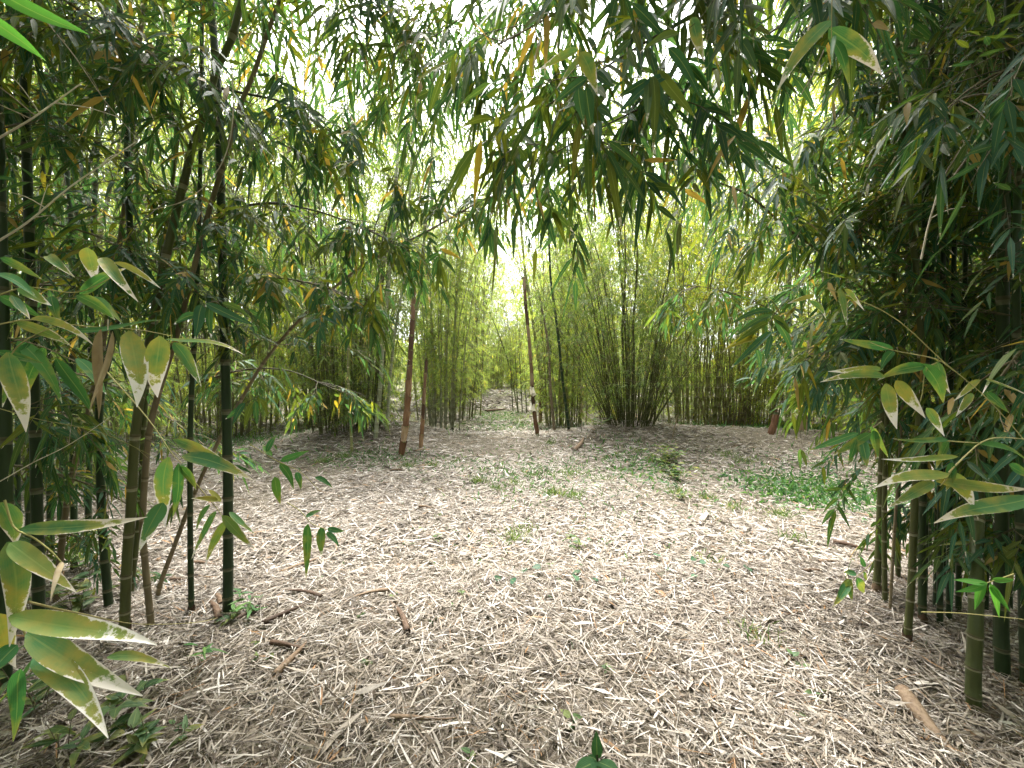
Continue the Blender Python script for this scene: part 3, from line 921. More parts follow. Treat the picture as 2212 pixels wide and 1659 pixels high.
stalk('bamboo_stalk', [(1940, 1258), (1940, 1106), (1942, 900), (1960, 600), (1985, 300), (2000, 0), (2010, -200)], None, .0155, 'straight green stalk third from the left in the right clump', mat='culm_olive', inter=.26, br=fgbr(28, .34, .9), **LN)
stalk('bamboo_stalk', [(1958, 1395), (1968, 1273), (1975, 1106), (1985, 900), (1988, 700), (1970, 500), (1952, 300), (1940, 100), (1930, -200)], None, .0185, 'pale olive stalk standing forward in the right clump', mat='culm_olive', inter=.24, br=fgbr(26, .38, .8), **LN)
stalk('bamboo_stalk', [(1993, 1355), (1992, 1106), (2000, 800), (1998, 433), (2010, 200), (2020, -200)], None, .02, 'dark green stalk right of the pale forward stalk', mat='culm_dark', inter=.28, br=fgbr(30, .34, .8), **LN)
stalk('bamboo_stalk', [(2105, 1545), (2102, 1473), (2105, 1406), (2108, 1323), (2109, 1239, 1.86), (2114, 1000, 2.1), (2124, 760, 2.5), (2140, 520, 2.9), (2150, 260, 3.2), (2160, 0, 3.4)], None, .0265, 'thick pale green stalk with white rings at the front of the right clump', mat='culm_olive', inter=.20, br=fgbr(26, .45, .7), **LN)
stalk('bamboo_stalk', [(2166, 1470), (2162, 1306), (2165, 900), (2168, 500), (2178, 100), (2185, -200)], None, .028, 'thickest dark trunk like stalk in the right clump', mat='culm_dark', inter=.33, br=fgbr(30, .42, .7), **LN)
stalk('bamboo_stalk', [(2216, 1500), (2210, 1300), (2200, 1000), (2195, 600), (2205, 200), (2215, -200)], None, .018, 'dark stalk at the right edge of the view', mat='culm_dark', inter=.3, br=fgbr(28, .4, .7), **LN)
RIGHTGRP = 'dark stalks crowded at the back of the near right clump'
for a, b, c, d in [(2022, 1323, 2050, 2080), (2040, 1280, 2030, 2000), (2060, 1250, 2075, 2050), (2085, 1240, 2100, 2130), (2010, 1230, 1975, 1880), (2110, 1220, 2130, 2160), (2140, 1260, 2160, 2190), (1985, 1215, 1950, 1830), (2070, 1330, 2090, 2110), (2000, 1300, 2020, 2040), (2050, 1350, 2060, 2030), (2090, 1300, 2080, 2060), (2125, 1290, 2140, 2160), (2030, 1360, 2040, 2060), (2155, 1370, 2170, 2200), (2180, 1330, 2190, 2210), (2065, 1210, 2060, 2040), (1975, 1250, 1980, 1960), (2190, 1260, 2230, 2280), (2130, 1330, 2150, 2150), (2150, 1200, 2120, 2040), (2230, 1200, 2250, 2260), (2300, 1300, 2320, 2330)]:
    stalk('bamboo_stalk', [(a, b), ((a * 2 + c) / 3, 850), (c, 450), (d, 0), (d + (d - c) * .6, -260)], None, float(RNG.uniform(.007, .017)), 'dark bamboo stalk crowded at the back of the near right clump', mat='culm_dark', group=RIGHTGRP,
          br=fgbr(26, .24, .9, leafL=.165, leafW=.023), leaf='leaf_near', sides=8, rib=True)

# arching branches reaching over the path
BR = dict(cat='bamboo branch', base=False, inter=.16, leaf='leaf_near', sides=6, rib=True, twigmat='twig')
stalk('bamboo_branch', [(1940, 700, 2.9), (1850, 610, 2.8), (1775, 547, 2.7), (1728, 513, 2.65), (1688, 483, 2.6), (1615, 420, 2.5), (1532, 387, 2.45), (1475, 353, 2.4), (1420, 327, 2.35), (1370, 312, 2.3), (1320, 305, 2.3), (1260, 330, 2.25), (1200, 370, 2.2)], None, .0095, 'long dark arching branch from the right clump, lowest tip over the path centre', mat='twig', taper=.35, br=fgbr(34, .25, .45, leafL=.15, leafW=.023, hang=1.0, nsp=4), **BR)
stalk('bamboo_branch', [(1950, 600, 3.1), (1820, 480, 3.0), (1765, 433, 2.95), (1728, 407, 2.9), (1682, 363, 2.85), (1618, 333, 2.8), (1548, 313, 2.75), (1475, 297, 2.7), (1400, 270, 2.7), (1320, 262, 2.6)], None, .009, 'dark arching branch just above the long lowest one on the right', mat='twig', taper=.35, br=fgbr(26, .2, .5, leafL=.16, leafW=.024, hang=.9), **BR)
stalk('bamboo_branch', [(1960, 960, 3.2), (1880, 870, 3.2), (1812, 793, 3.2), (1782, 763, 3.2), (1715, 705, 3.15), (1652, 663, 3.1), (1602, 640, 3.1), (1532, 622, 3.0), (1475, 616, 3.0)], None, .009, 'low dark branch arching left at head height from the right clump', mat='twig', taper=.35, br=fgbr(26, .25, .45, leafL=.15, leafW=.023, hang=.8), **BR)
stalk('bamboo_branch', [(620, 330, 3.4), (700, 295, 3.4), (780, 263, 3.3), (880, 243, 3.3), (980, 230, 3.2), (1040, 233, 3.2), (1100, 240, 3.1)], None, .006, 'thin bare looking twig crossing the bright sky gap', mat='twig', taper=.5, br=fgbr(7, .1, .3, leafL=.13, leafW=.02), **BR)


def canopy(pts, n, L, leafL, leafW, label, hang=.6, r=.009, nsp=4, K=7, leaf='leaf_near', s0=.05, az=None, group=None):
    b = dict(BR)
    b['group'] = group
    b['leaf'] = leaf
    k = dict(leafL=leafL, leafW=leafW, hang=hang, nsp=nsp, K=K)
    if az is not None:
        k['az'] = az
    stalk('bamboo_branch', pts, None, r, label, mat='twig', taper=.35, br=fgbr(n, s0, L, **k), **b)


canopy([(2050, -180, 2.2), (1850, -40, 2.1), (1680, 60, 2.0), (1540, 150, 1.95), (1420, 215, 1.9), (1300, 275, 1.85), (1200, 330, 1.8)], 34, .42, .20, .028, 'leafy hanging branch sweeping from the top right toward the path centre')
canopy([(1800, -200, 1.9), (1650, -60, 1.8), (1500, 30, 1.75), (1380, 100, 1.7), (1270, 170, 1.65), (1180, 230, 1.6)], 22, .36, .21, .029, 'dark leafy branch hanging just right of the picture top centre')
canopy([(1500, -260, 1.9), (1400, -120, 1.85), (1290, -30, 1.8), (1180, 40, 1.8), (1080, 95, 1.8)], 30, .36, .20, .027, 'bluish leafy branch drooping at the top centre of the view')
canopy([(1320, -250, 2.6), (1200, -120, 2.5), (1080, -30, 2.5), (980, 50, 2.5), (920, 90, 2.4)], 26, .5, .20, .024, 'thin leafed branch drooping beside the bright sky gap')
canopy([(560, -250, 2.5), (680, -120, 2.5), (780, -20, 2.5), (860, 60, 2.5), (900, 130, 2.5)], 30, .5, .20, .024, 'branch of narrow hanging leaves left of the bright sky gap')
canopy([(420, 180, 2.6), (520, 200, 2.6), (620, 225, 2.5), (720, 290, 2.4), (780, 350, 2.3)], 20, .4, .15, .024, 'branch with a comb of dark hanging leaves, left of the sky gap', s0=.3)
canopy([(430, 480, 2.7), (560, 440, 2.6), (680, 455, 2.5), (800, 500, 2.45), (880, 540, 2.4)], 24, .4, .14, .022, 'mid height leafy branch reaching right from the near left clump', s0=.2)
canopy([(480, 620, 2.7), (580, 600, 2.6), (680, 615, 2.55), (760, 650, 2.5), (800, 690, 2.5)], 16, .36, .14, .023, 'leafy branch reaching right at eye height from the near left clump', s0=.3)
canopy([(-80, -200, 1.9), (60, -60, 1.9), (200, 40, 1.95), (330, 120, 2.0), (430, 200, 2.1)], 32, .45, .16, .0225, 'dense dark branch across the top left corner')
canopy([(-150, 150, 2.3), (0, 200, 2.3), (150, 270, 2.3), (280, 360, 2.4), (380, 460, 2.5)], 32, .5, .16, .0225, 'dense dark branch below the top left corner')
canopy([(-100, 520, 2.3), (40, 480, 2.3), (180, 500, 2.3), (300, 560, 2.3), (400, 640, 2.4)], 24, .42, .15, .022, 'dark leafy branch at mid height in the near left clump')
canopy([(2350, -150, 2.2), (2200, 0, 2.2), (2060, 80, 2.2), (1930, 170, 2.2), (1800, 280, 2.2)], 38, .5, .16, .0225, 'dense dark branch across the top right corner')
canopy([(2350, 200, 2.4), (2200, 260, 2.4), (2060, 330, 2.4), (1930, 430, 2.4), (1830, 520, 2.4)], 36, .5, .16, .0225, 'dense dark branch below the top right corner')
canopy([(2350, 520, 2.4), (2200, 560, 2.4), (2080, 600, 2.4), (1960, 670, 2.4), (1850, 740, 2.4)], 30, .45, .16, .026, 'dark leafy branch at mid height in the near right clump')
canopy([(2300, 820, 2.3), (2180, 850, 2.3), (2060, 880, 2.3), (1960, 940, 2.4)], 20, .4, .15, .025, 'dark low branch inside the near right clump')
canopy([(-100, 900, 2.4), (20, 880, 2.4), (140, 900, 2.4), (230, 960, 2.5)], 14, .35, .15, .025, 'dark low branch inside the near left clump')
canopy([(2350, 1000, 2.5), (2200, 1020, 2.5), (2080, 1060, 2.5), (1970, 1120, 2.6)], 22, .4, .15, .022, 'lowest dark branch inside the near right clump')
canopy([(2350, 640, 3.0), (2200, 700, 3.0), (2080, 760, 3.0), (1940, 850, 3.0), (1890, 920, 3.0)], 30, .5, .16, .023, 'dark branch deep inside the near right clump at eye height')
canopy([(2400, -60, 1.5), (2280, 60, 1.5), (2160, 160, 1.55), (2050, 230, 1.6)], 22, .36, .16, .024, 'shadowy close branch in the top right corner')
canopy([(-80, 1000, 2.6), (60, 1010, 2.6), (200, 1050, 2.6), (330, 1120, 2.7)], 18, .36, .13, .018, 'low dark twiggy branch crossing behind the left stalks at knee height', hang=.2)
canopy([(-80, 1150, 2.7), (40, 1140, 2.7), (170, 1160, 2.75), (260, 1230, 2.8)], 16, .34, .12, .017, 'lowest dark twiggy branch behind the left stalks', hang=.2)
canopy([(-80, 780, 2.9), (80, 790, 2.9), (240, 830, 2.9), (360, 900, 2.9), (440, 960, 2.9)], 24, .42, .14, .02, 'dark leafy branch behind the white tipped leaves at left', hang=.3)
canopy([(420, 830, 3.0), (520, 800, 3.0), (620, 800, 3.0), (720, 840, 3.0)], 14, .36, .14, .022, 'sparse leafy branch right of the ringed stalk at waist height', hang=.4)
canopy([(1010, -260, 3.4), (960, -120, 3.4), (930, 10, 3.4), (905, 120, 3.4), (890, 210, 3.4)], 30, .6, .17, .021, 'fine leafed branch hanging into the bright sky gap', hang=.5)
canopy([(1240, -200, 3.6), (1160, -60, 3.6), (1100, 60, 3.6), (1060, 160, 3.6), (1040, 250, 3.6)], 30, .55, .17, .022, 'fine leafed branch hanging down the right side of the sky gap', hang=.5)
canopy([(2300, 660, 1.7), (2220, 740, 1.7), (2150, 830, 1.7), (2090, 900, 1.75)], 16, .3, .15, .024, 'dark leafy branch close at the right edge, hiding the thick stalks', hang=.3)
canopy([(2320, 1080, 1.9), (2240, 1120, 1.9), (2150, 1160, 1.9)], 12, .28, .14, .022, 'dark leaf bunch low at the right edge', hang=.3)
canopy([(1760, 120, 3.6), (1680, 200, 3.6), (1600, 250, 3.6), (1520, 330, 3.6)], 12, .5, .15, .022, 'fine leafed branch behind the long arching ones at right', hang=.4)
# unseen leafy branches added over the viewer to shade the foreground
for q in [[(-900, -900, 1.0), (200, -1100, 1.1), (1000, -1300, 1.1)], [(3100, -900, 1.0), (2000, -1100, 1.1), (1200, -1350, 1.1)], [(-300, -700, 1.8), (600, -900, 1.8), (1100, -950, 1.8)], [(2600, -700, 1.8), (1700, -850, 1.8), (1150, -930, 1.8)],
          [(-1200, -500, 1.3), (-400, -600, 1.4), (300, -650, 1.5)], [(3400, -500, 1.3), (2600, -600, 1.4), (1900, -650, 1.5)],
          [(2900, -250, 2.0), (2400, -350, 2.2), (1900, -400, 2.5)], [(-700, -250, 2.0), (-200, -350, 2.2), (300, -400, 2.5)], [(3300, 100, 1.6), (2900, 0, 1.9), (2500, -150, 2.2)]]:
    canopy(q, 46, 1.0, .18, .027, 'unseen leafy bamboo branch added above the viewer to shade the foreground', hang=.5, nsp=5, group='unseen leafy branches added for shade over the viewer')
canopy([(1880, 300, 3.3), (1760, 330, 3.3), (1640, 400, 3.3), (1560, 480, 3.3), (1500, 560, 3.3)], 13, .5, .15, .023, 'olive leafy branch in front of the yellow grove on the right')


# ------------------------------------------------------------------ big leaves close to the viewer
def hero(name, label, twigs, lv, Y, mat='leaf_hero', twigmat='twig_yellow', tr=.0014, cat='bamboo branch', group=None):
    """twigs: lists of (px,py[,Y]); lv: (x0,y0,x1,y1,width_px[,opts])"""
    pt = lambda q: P(q[0], q[1], q[2] if len(q) > 2 else Y)
    o = pt(twigs[0][0]) if twigs else P(lv[0][0], lv[0][1], Y)
    t = thing(name, o, label, cat, group)
    mb = MB()
    for tw in twigs:
        p = spline([pt(q) for q in tw], 14)
        tubes(mb, p[None], np.linspace(tr * 1.25, tr * .7, 14)[None], 6)
    mb.build('twig', M[twigmat], t, o)
    for q in lv:
        x0, y0, x1, y1, w = q[:5]
        op = q[5] if len(q) > 5 else {}
        y = op.get('Y', Y)
        a = P(x0, y0, y)
        b = P(x1, y1, y - op.get('dy', float(RNG.uniform(-.06, .05))))
        L = np.linalg.norm(b - a)
        droop = op.get('droop', float(RNG.uniform(.05, .3)))
        d = b - a + np.array([0, 0, droop * L])
        tocam = nz(np.array([0, 0, EYE]) - a)
        up = tocam + np.array([0, 0, .35]) + RNG.normal(0, .18, 3)
        if op.get('roll'):
            up = np.array([.3, -.4, .2])
        m2 = MB()
        rv = np.array([[op.get('hue', float(RNG.uniform(.1, .8))), float(RNG.uniform(.35, 1)), op.get('wear', float(RNG.uniform(.35, 1)))]])
        leaves(m2, a[None], d[None], up[None], np.array([np.linalg.norm(d)]), np.array([w / F * y * op.get('ws', .9)]), np.array([droop * L / np.linalg.norm(d)]), 13, rv,
               fold=op.get('fold', float(RNG.uniform(.1, .6))), rib=True, wave=op.get('wave', .05))
        m2.build('leaf', M[op.get('mat', mat)], t, o)
    return t


W1 = dict(wear=1.0)
hero('bamboo_branch', 'large worn leaves with white dry edges in the bottom left corner',
     [[(30, 1270), (37, 1319), (55, 1373), (72, 1426), (66, 1450)], [(10, 1080), (30, 1139), (70, 1160), (110, 1190), (133, 1215)]],
     [(40, 1319, 333, 1411, 52, W1), (55, 1369, 310, 1498, 56, dict(wear=.95)), (72, 1426, 233, 1589, 52, dict(wear=.8, hue=.2)), (230, 1426, 373, 1439, 22, dict(wear=.6)),
      (37, 1146, 317, 1111, 34, dict(wear=1., droop=.0)), (22, 1170, 17, 1400, 48, dict(wear=.9)), (27, 1173, 160, 1279, 40, dict(wear=.55)),
      (66, 1430, -30, 1560, 40, dict(mat='leaf_green')), (40, 1395, -40, 1470, 38, dict(mat='leaf_green')), (60, 1440, 20, 1600, 34, dict(mat='leaf_green')),
      (133, 1213, 112, 1299, 12, dict(mat='leaf_dry', fold=1.2)), (5, 1085, 30, 1180, 40, dict(wear=.7)), (-10, 1330, 40, 1440, 40, dict(wear=.8))], .66)
hero('bamboo_branch', 'leaves with white burnt tips hanging side by side at left, chest height',
     [[(-20, 705), (60, 690), (140, 700), (230, 708), (300, 712), (372, 726)], [(-10, 820), (10, 790), (36, 750), (73, 725), (150, 690)], [(-10, 640), (60, 620), (165, 632), (240, 600)]],
     [(290, 713, 285, 880, 47, dict(wear=1., droop=0)), (338, 726, 348, 858, 47, dict(wear=1., droop=0)), (370, 743, 438, 833, 29, dict(wear=.5)), (363, 724, 520, 773, 20, dict(wear=.7)),
      (140, 703, 350, 706, 17, dict(mat='leaf_green', droop=.02)), (167, 636, 247, 693, 26, dict(mat='leaf_green')), (167, 632, 277, 583, 26, dict(mat='leaf_green', droop=.02)),
      (217, 556, 300, 648, 28, dict(wear=.9)), (193, 535, 202, 612, 32, dict(wear=.8)), (42, 693, 153, 752, 24, dict(wear=.5)), (73, 696, 203, 740, 18, dict(wear=1.)),
      (50, 620, 108, 660, 26, dict(wear=.6)), (30, 760, 43, 936, 42, dict(wear=1., droop=0)), (247, 570, 348, 621, 16, dict(hue=.97, wear=.9)), (103, 553, 160, 596, 22, dict(wear=.5)),
      (-10, 760, 96, 783, 20, dict(mat='leaf_green')), (30, 640, 60, 690, 22, {}), (0, 560, 90, 600, 20, dict(mat='leaf_green')), (-20, 600, 80, 640, 26, dict(mat='leaf_green'))], .95)
hero('bamboo_branch', 'dark green drooping leaves behind the white tipped ones at left',
     [[(20, 730), (80, 745), (140, 770), (200, 800)]],
     [(130, 773, 193, 900, 26), (60, 740, 10, 880, 28), (90, 750, 60, 880, 26), (160, 780, 235, 850, 24), (40, 735, 130, 870, 30), (110, 640, 130, 705, 20), (0, 640, 90, 690, 26), (200, 640, 270, 700, 20)], 1.15, mat='leaf_green', twigmat='twig')
hero('dry_leaf', 'rolled pale tan dead leaf hanging beside the white tipped leaves', [[(234, 690), (233, 713)]],
     [(233, 713, 203, 902, 20, dict(fold=1.2, droop=0, roll=True, ws=.9)), (231, 715, 206, 895, 12, dict(fold=-1.0, droop=0, roll=True, ws=.9))], .94, mat='leaf_dry', twigmat='twig_pale', cat='dead leaf')
hero('bamboo_branch', 'slanting yellow stalk ending in pale edged leaves before the left stalks',
     [[(228, 800), (262, 838), (293, 872), (335, 925), (372, 980), (392, 1000)]],
     [(370, 956, 540, 1026, 27, dict(wear=1.)), (393, 990, 547, 1033, 33, dict(wear=.55, hue=.1)), (372, 985, 350, 1140, 36, dict(wear=.9, droop=0)), (385, 1000, 372, 1120, 22, dict(mat='leaf_green')),
      (347, 1085, 305, 1192, 34, dict(wear=.6)), (392, 1005, 420, 1060, 18, dict(mat='leaf_green'))], 1.05)
hero('bamboo_branch', 'spray of fresh leaves hanging in front of the thick dark ringed stalk',
     [[(420, 1040), (445, 1070), (470, 1100), (482, 1120)]],
     [(480, 1113, 550, 1186, 22), (480, 1126, 450, 1219, 19), (470, 1109, 413, 1203, 16), (500, 1106, 547, 1156, 14), (470, 1085, 415, 1075, 14, dict(hue=.98)), (455, 1090, 420, 1150, 12), (480, 1080, 440, 1060, 12, dict(hue=.98))], 1.35, mat='leaf_hero')
hero('bamboo_branch', 'leaf spray floating over the litter right of the ringed stalk, topmost of two',
     [[(540, 960), (580, 985), (607, 1000), (650, 1020), (690, 1060)]],
     [(607, 993, 670, 976, 16), (607, 1000, 633, 1060, 19), (593, 1030, 607, 1090, 20, dict(hue=.97)), (680, 1033, 720, 1053, 13), (640, 1020, 650, 1058, 14), (590, 985, 565, 960, 13), (575, 975, 600, 940, 13)], 1.6, mat='leaf_green')
hero('bamboo_branch', 'leaf spray floating over the litter right of the ringed stalk, lower one',
     [[(620, 1085), (650, 1105), (672, 1130), (695, 1140), (715, 1145)]],
     [(670, 1133, 658, 1249, 22), (693, 1139, 697, 1200, 20), (708, 1142, 745, 1148, 14), (708, 1148, 730, 1183, 14), (660, 1115, 695, 1105, 12)], 1.3, mat='leaf_green')
hero('bamboo_branch', 'small dark leaf fan before the crossing of the diagonal stalk', [[(560, 855), (530, 872), (515, 890)]],
     [(530, 872, 500, 920, 14), (545, 868, 530, 930, 15), (555, 866, 555, 925, 13), (560, 862, 580, 900, 12), (520, 880, 485, 905, 12)], 1.6, mat='leaf_near', twigmat='twig')
hero('bamboo_branch', 'dark leaf pair arching across the two ringed dark stalks', [[(390, 720), (420, 685), (450, 655), (480, 650)]],
     [(450, 655, 550, 705, 22), (440, 660, 415, 735, 24), (455, 660, 455, 730, 16), (425, 680, 375, 700, 18), (480, 652, 540, 690, 16)], 1.4, mat='leaf_near', twigmat='twig')
hero('bamboo_branch', 'two bright green leaf blades in the top left corner', [[(-60, -10), (-20, 10), (0, 20)]],
     [(-20, -40, 190, 85, 34, dict(droop=.05)), (-40, 22, 98, 137, 34, dict(droop=.05))], .8, mat='leaf_bright')
hero('bamboo_branch', 'three broad leaves on a straight stem, top right', [[(1800, -60), (1797, 0), (1796, 60), (1797, 95)]],
     [(1793, 40, 1685, 192, 36, dict(wear=.6, droop=.05)), (1797, 55, 1897, 168, 40, dict(wear=.8)), (1797, 92, 1838, 190, 20, dict(mat='leaf_green')), (1796, 80, 1806, 140, 14, dict(mat='leaf_green'))], 1.15)
hero('bamboo_branch', 'long hanging dark blades right of the top centre', [[(1560, -30), (1520, 30), (1490, 60)], [(1440, 90), (1425, 140), (1405, 170)]],
     [(1490, 40, 1525, 132, 28, dict(mat='leaf_hero', wear=.9)), (1450, 160, 1330, 250, 24), (1405, 170, 1415, 330, 24), (1410, 165, 1390, 270, 20), (1425, 150, 1500, 260, 26), (1440, 110, 1520, 210, 24), (1400, 170, 1330, 215, 18), (1470, 70, 1380, 110, 22)], 1.25, mat='leaf_near', twigmat='twig')
hero('bamboo_branch', 'broad folded grey green leaves left of the long hanging blades', [[(1330, 60), (1270, 110), (1255, 115)]],
     [(1252, 115, 1292, 205, 34, dict(wear=.7)), (1250, 112, 1162, 148, 20, dict(wear=.7)), (1260, 118, 1200, 190, 14), (1262, 190, 1285, 290, 28, dict(mat='leaf_near')), (1250, 190, 1262, 270, 26, dict(mat='leaf_near')), (1270, 170, 1190, 225, 22, dict(mat='leaf_near'))], 1.3, mat='leaf_hero')
hero('bamboo_branch', 'leaf fan hanging at the centre under the arching branches', [[(1182, 400, 2.0), (1186, 425, 2.0), (1187, 450, 2.0), (1184, 500, 2.0), (1184, 530, 2.0)]],
     [(1187, 449, 1154, 523, 16), (1186, 460, 1170, 545, 15), (1189, 449, 1238, 503, 18), (1190, 460, 1228, 533, 15), (1187, 470, 1203, 548, 13), (1183, 420, 1150, 470, 13), (1186, 410, 1215, 450, 12)], 2.0, mat='leaf_near', twigmat='twig')
hero('bamboo_branch', 'leaf fan hanging left of the centre under the slanting arching stalk', [[(1055, 430, 2.2), (1056, 470, 2.2), (1057, 500, 2.2)]],
     [(1057, 480, 1032, 550, 14), (1058, 500, 1045, 570, 14), (1060, 490, 1095, 550, 14), (1058, 470, 1040, 520, 12), (1059, 500, 1070, 560, 12), (1050, 450, 1020, 520, 14)], 2.2, mat='leaf_near', twigmat='twig')
hero('bamboo_branch', 'yellowing leaf fan at the lower end of the left arching stalk', [[(955, 515, 2.4), (950, 550, 2.4), (948, 575, 2.4)]],
     [(950, 555, 925, 620, 13), (949, 560, 940, 640, 13), (951, 555, 985, 600, 13), (950, 570, 965, 640, 14), (952, 540, 1000, 560, 12, dict(hue=.97)), (948, 550, 900, 580, 12)], 2.4, mat='leaf_near', twigmat='twig')
hero('bamboo_branch', 'long brown edged leaf fan hanging before the pale twiggy grove, right',
     [[(1700, 650), (1680, 670), (1668, 685), (1664, 720), (1662, 760)]],
     [(1668, 672, 1576, 700, 15, dict(wear=.8)), (1668, 684, 1582, 728, 15), (1664, 697, 1580, 742, 16), (1634, 723, 1562, 765, 18, dict(wear=1., hue=.9)), (1664, 717, 1575, 800, 17, dict(wear=.6)), (1662, 722, 1656, 790, 13), (1634, 755, 1640, 800, 13),
      (1672, 692, 1718, 768, 17, dict(wear=.7)), (1672, 680, 1708, 730, 15), (1640, 700, 1600, 770, 13)], 1.7, mat='leaf_near', twigmat='twig')
hero('bamboo_branch', 'drooping branch of tan striped broad leaves at the right, chest height',
     [[(1785, 623, 1.3), (1892, 663, 1.25), (1958, 706, 1.2), (2042, 786, 1.15), (2118, 846, 1.1), (2198, 933, 1.05), (2260, 1010, 1.0)], [(2060, 800), (2020, 775), (1930, 757), (1880, 740)], [(2030, 780), (2000, 800), (1990, 860), (1970, 900)]],
     [(1908, 803, 1786, 800, 20, dict(wear=1., droop=.02)), (1912, 812, 1776, 826, 22, dict(wear=.7, droop=.02)), (1998, 786, 1896, 826, 26, dict(mat='leaf_green')), (1930, 757, 1812, 728, 22, dict(mat='leaf_green', droop=.02)), (1908, 830, 1942, 925, 30, dict(wear=.95, droop=.02)),
      (1938, 820, 1996, 905, 28, dict(wear=1.)), (1996, 785, 2037, 872, 30, dict(mat='leaf_green')), (2020, 783, 2056, 850, 20, dict(wear=.7)), (1998, 883, 2042, 940, 20, dict(wear=.9)), (2135, 826, 2218, 858, 18, dict(wear=1.)),
      (2120, 822, 2056, 865, 14, dict(wear=1.)), (1808, 626, 1833, 704, 14, dict(wear=.6)), (1750, 650, 1785, 690, 12), (1820, 628, 1868, 668, 12, dict(wear=1.)), (1930, 760, 1900, 800, 18, dict(mat='leaf_green')), (2130, 850, 2180, 890, 18, dict(mat='leaf_green')), (2100, 850, 2065, 900, 16, dict(wear=.8)),
      (1760, 640, 1700, 655, 12, dict(hue=.98, wear=.8))], 1.15)
hero('bamboo_branch', 'forked yellow stem with wide tan edged leaves low at the right',
     [[(2050, 1020), (2085, 985), (2120, 955), (2160, 945), (2230, 950)], [(2042, 952), (2080, 955), (2120, 957)], [(2055, 1015), (2040, 1040), (2030, 1050)]],
     [(2048, 1016, 1895, 1058, 32, dict(wear=.9, droop=.0)), (2022, 1043, 1918, 1093, 27, dict(wear=.6)), (2028, 1043, 2225, 1050, 26, dict(wear=.9, droop=.03)), (2068, 986, 1905, 990, 16, dict(wear=1., droop=.0)), (2042, 950, 1932, 946, 15, dict(mat='leaf_green', droop=.0)),
      (2055, 1020, 2097, 1100, 34, dict(wear=.9)), (2225, 1064, 2025, 1141, 40, dict(wear=.6, hue=.3, droop=.0)), (2050, 955, 2020, 1010, 18, dict(mat='leaf_green')), (2060, 1000, 2040, 1060, 18, dict(mat='leaf_green')), (2120, 960, 2230, 1000, 22, dict(mat='leaf_green')), (2180, 1000, 2230, 1040, 24, dict(mat='leaf_green'))], .9)
hero('bamboo_branch', 'small bright star of green leaves before the thick ringed right stalk', [[(2190, 1240), (2160, 1250), (2132, 1259)]],
     [(2132, 1257, 2060, 1256, 14, dict(droop=.02)), (2132, 1260, 2064, 1280, 15, dict(droop=.05)), (2132, 1262, 2102, 1315, 17), (2135, 1262, 2162, 1335, 15), (2140, 1260, 2182, 1324, 14), (2145, 1255, 2190, 1250, 13)], 1.15, mat='leaf_bright')
hero('bamboo_branch', 'low leaf spray over the litter left of the right clump', [[(1885, 1215), (1865, 1235), (1845, 1250), (1830, 1270)]],
     [(1842, 1253, 1795, 1310, 19), (1850, 1245, 1868, 1285, 20), (1865, 1235, 1872, 1255, 12), (1835, 1250, 1840, 1300, 15, dict(wear=1.)), (1850, 1240, 1822, 1238, 14), (1870, 1225, 1855, 1200, 10)], 1.9, mat='leaf_green')
hero('bamboo_branch', 'downward leaf bunch low at the left edge of the right clump', [[(1905, 910), (1880, 930), (1862, 950)]],
     [(1860, 940, 1740, 970, 18), (1880, 935, 1800, 985, 20), (1865, 950, 1870, 1010, 22), (1890, 930, 1895, 990, 18), (1878, 925, 1920, 985, 16), (1850, 948, 1830, 1000, 14)], 1.8, mat='leaf_green', twigmat='twig')
hero('bamboo_branch', 'single dangling leaf pair over the green weeds at right', [[(1728, 930, 1.9), (1732, 960, 1.9)]],
     [(1732, 970, 1726, 1015, 9), (1734, 972, 1740, 1012, 9)], 1.9, mat='leaf_near', twigmat='twig', tr=.0008)

# bare dry twigs and strands
def twig(label, pts, r, mat='twig_pale', name='dry_twig', cat='twig', side=0):
    p = spline([P(*q) for q in pts], 24)
    o = p[0].copy()
    mb = MB()
    tubes(mb, p[None], np.linspace(r, r * .5, 24)[None], 7)
    for k in range(side):
        i = int(RNG.integers(5, 20))
        d = nz(p[i + 1] - p[i] + RNG.normal(0, .05, 3)) * RNG.uniform(.05, .16)
        q = spline([p[i], p[i] + d * .5 + np.array([0, 0, .01]), p[i] + d], 6)
        tubes(mb, q[None], np.linspace(r * .6, r * .3, 6)[None], 5)
    ob = mb.build(name, M[mat], None, o)
    ob.location = Vector([float(c) for c in o])
    tag(ob, label, cat)


twig('long pale bare twig rising across the dark left foliage, longer of two', [(-10, 525, 1.5), (60, 480, 1.5), (150, 405, 1.55), (230, 350, 1.6), (294, 306, 1.65)], .0036, side=5)
twig('pale bare twig at the left edge, shorter and higher one', [(-15, 305, 1.3), (60, 262, 1.3), (120, 220, 1.35), (178, 178, 1.4)], .0034, side=4)
twig('thin straight pale stem falling across the upper left foliage', [(103, 50, 1.5), (160, 120, 1.5), (225, 215, 1.55), (292, 295, 1.6)], .0022, side=2)
twig('curved white dry strand hanging beside the tan slanting stalk', [(500, 140, 1.9), (504, 233, 1.9), (493, 317, 1.9), (460, 383, 1.9), (400, 433, 1.9), (330, 453, 1.9)], .0030)
twig('straight tan dry thread hanging at the upper right', [(1640, 40, 1.8), (1626, 80, 1.8), (1620, 180, 1.8), (1614, 280, 1.8)], .0026)
twig('thin dry thread slanting below the three broad leaves', [(1780, 108, 1.5), (1745, 180, 1.5), (1675, 288, 1.5)], .0022)
twig('yellow runner stem trailing over the litter at the foot of the left stalks', [(60, 1300, .9), (170, 1325, 1.2), (300, 1348, 1.7), (420, 1345, 2.1), (470, 1335, 2.3)], .0026, mat='twig_yellow', name='runner_stem')
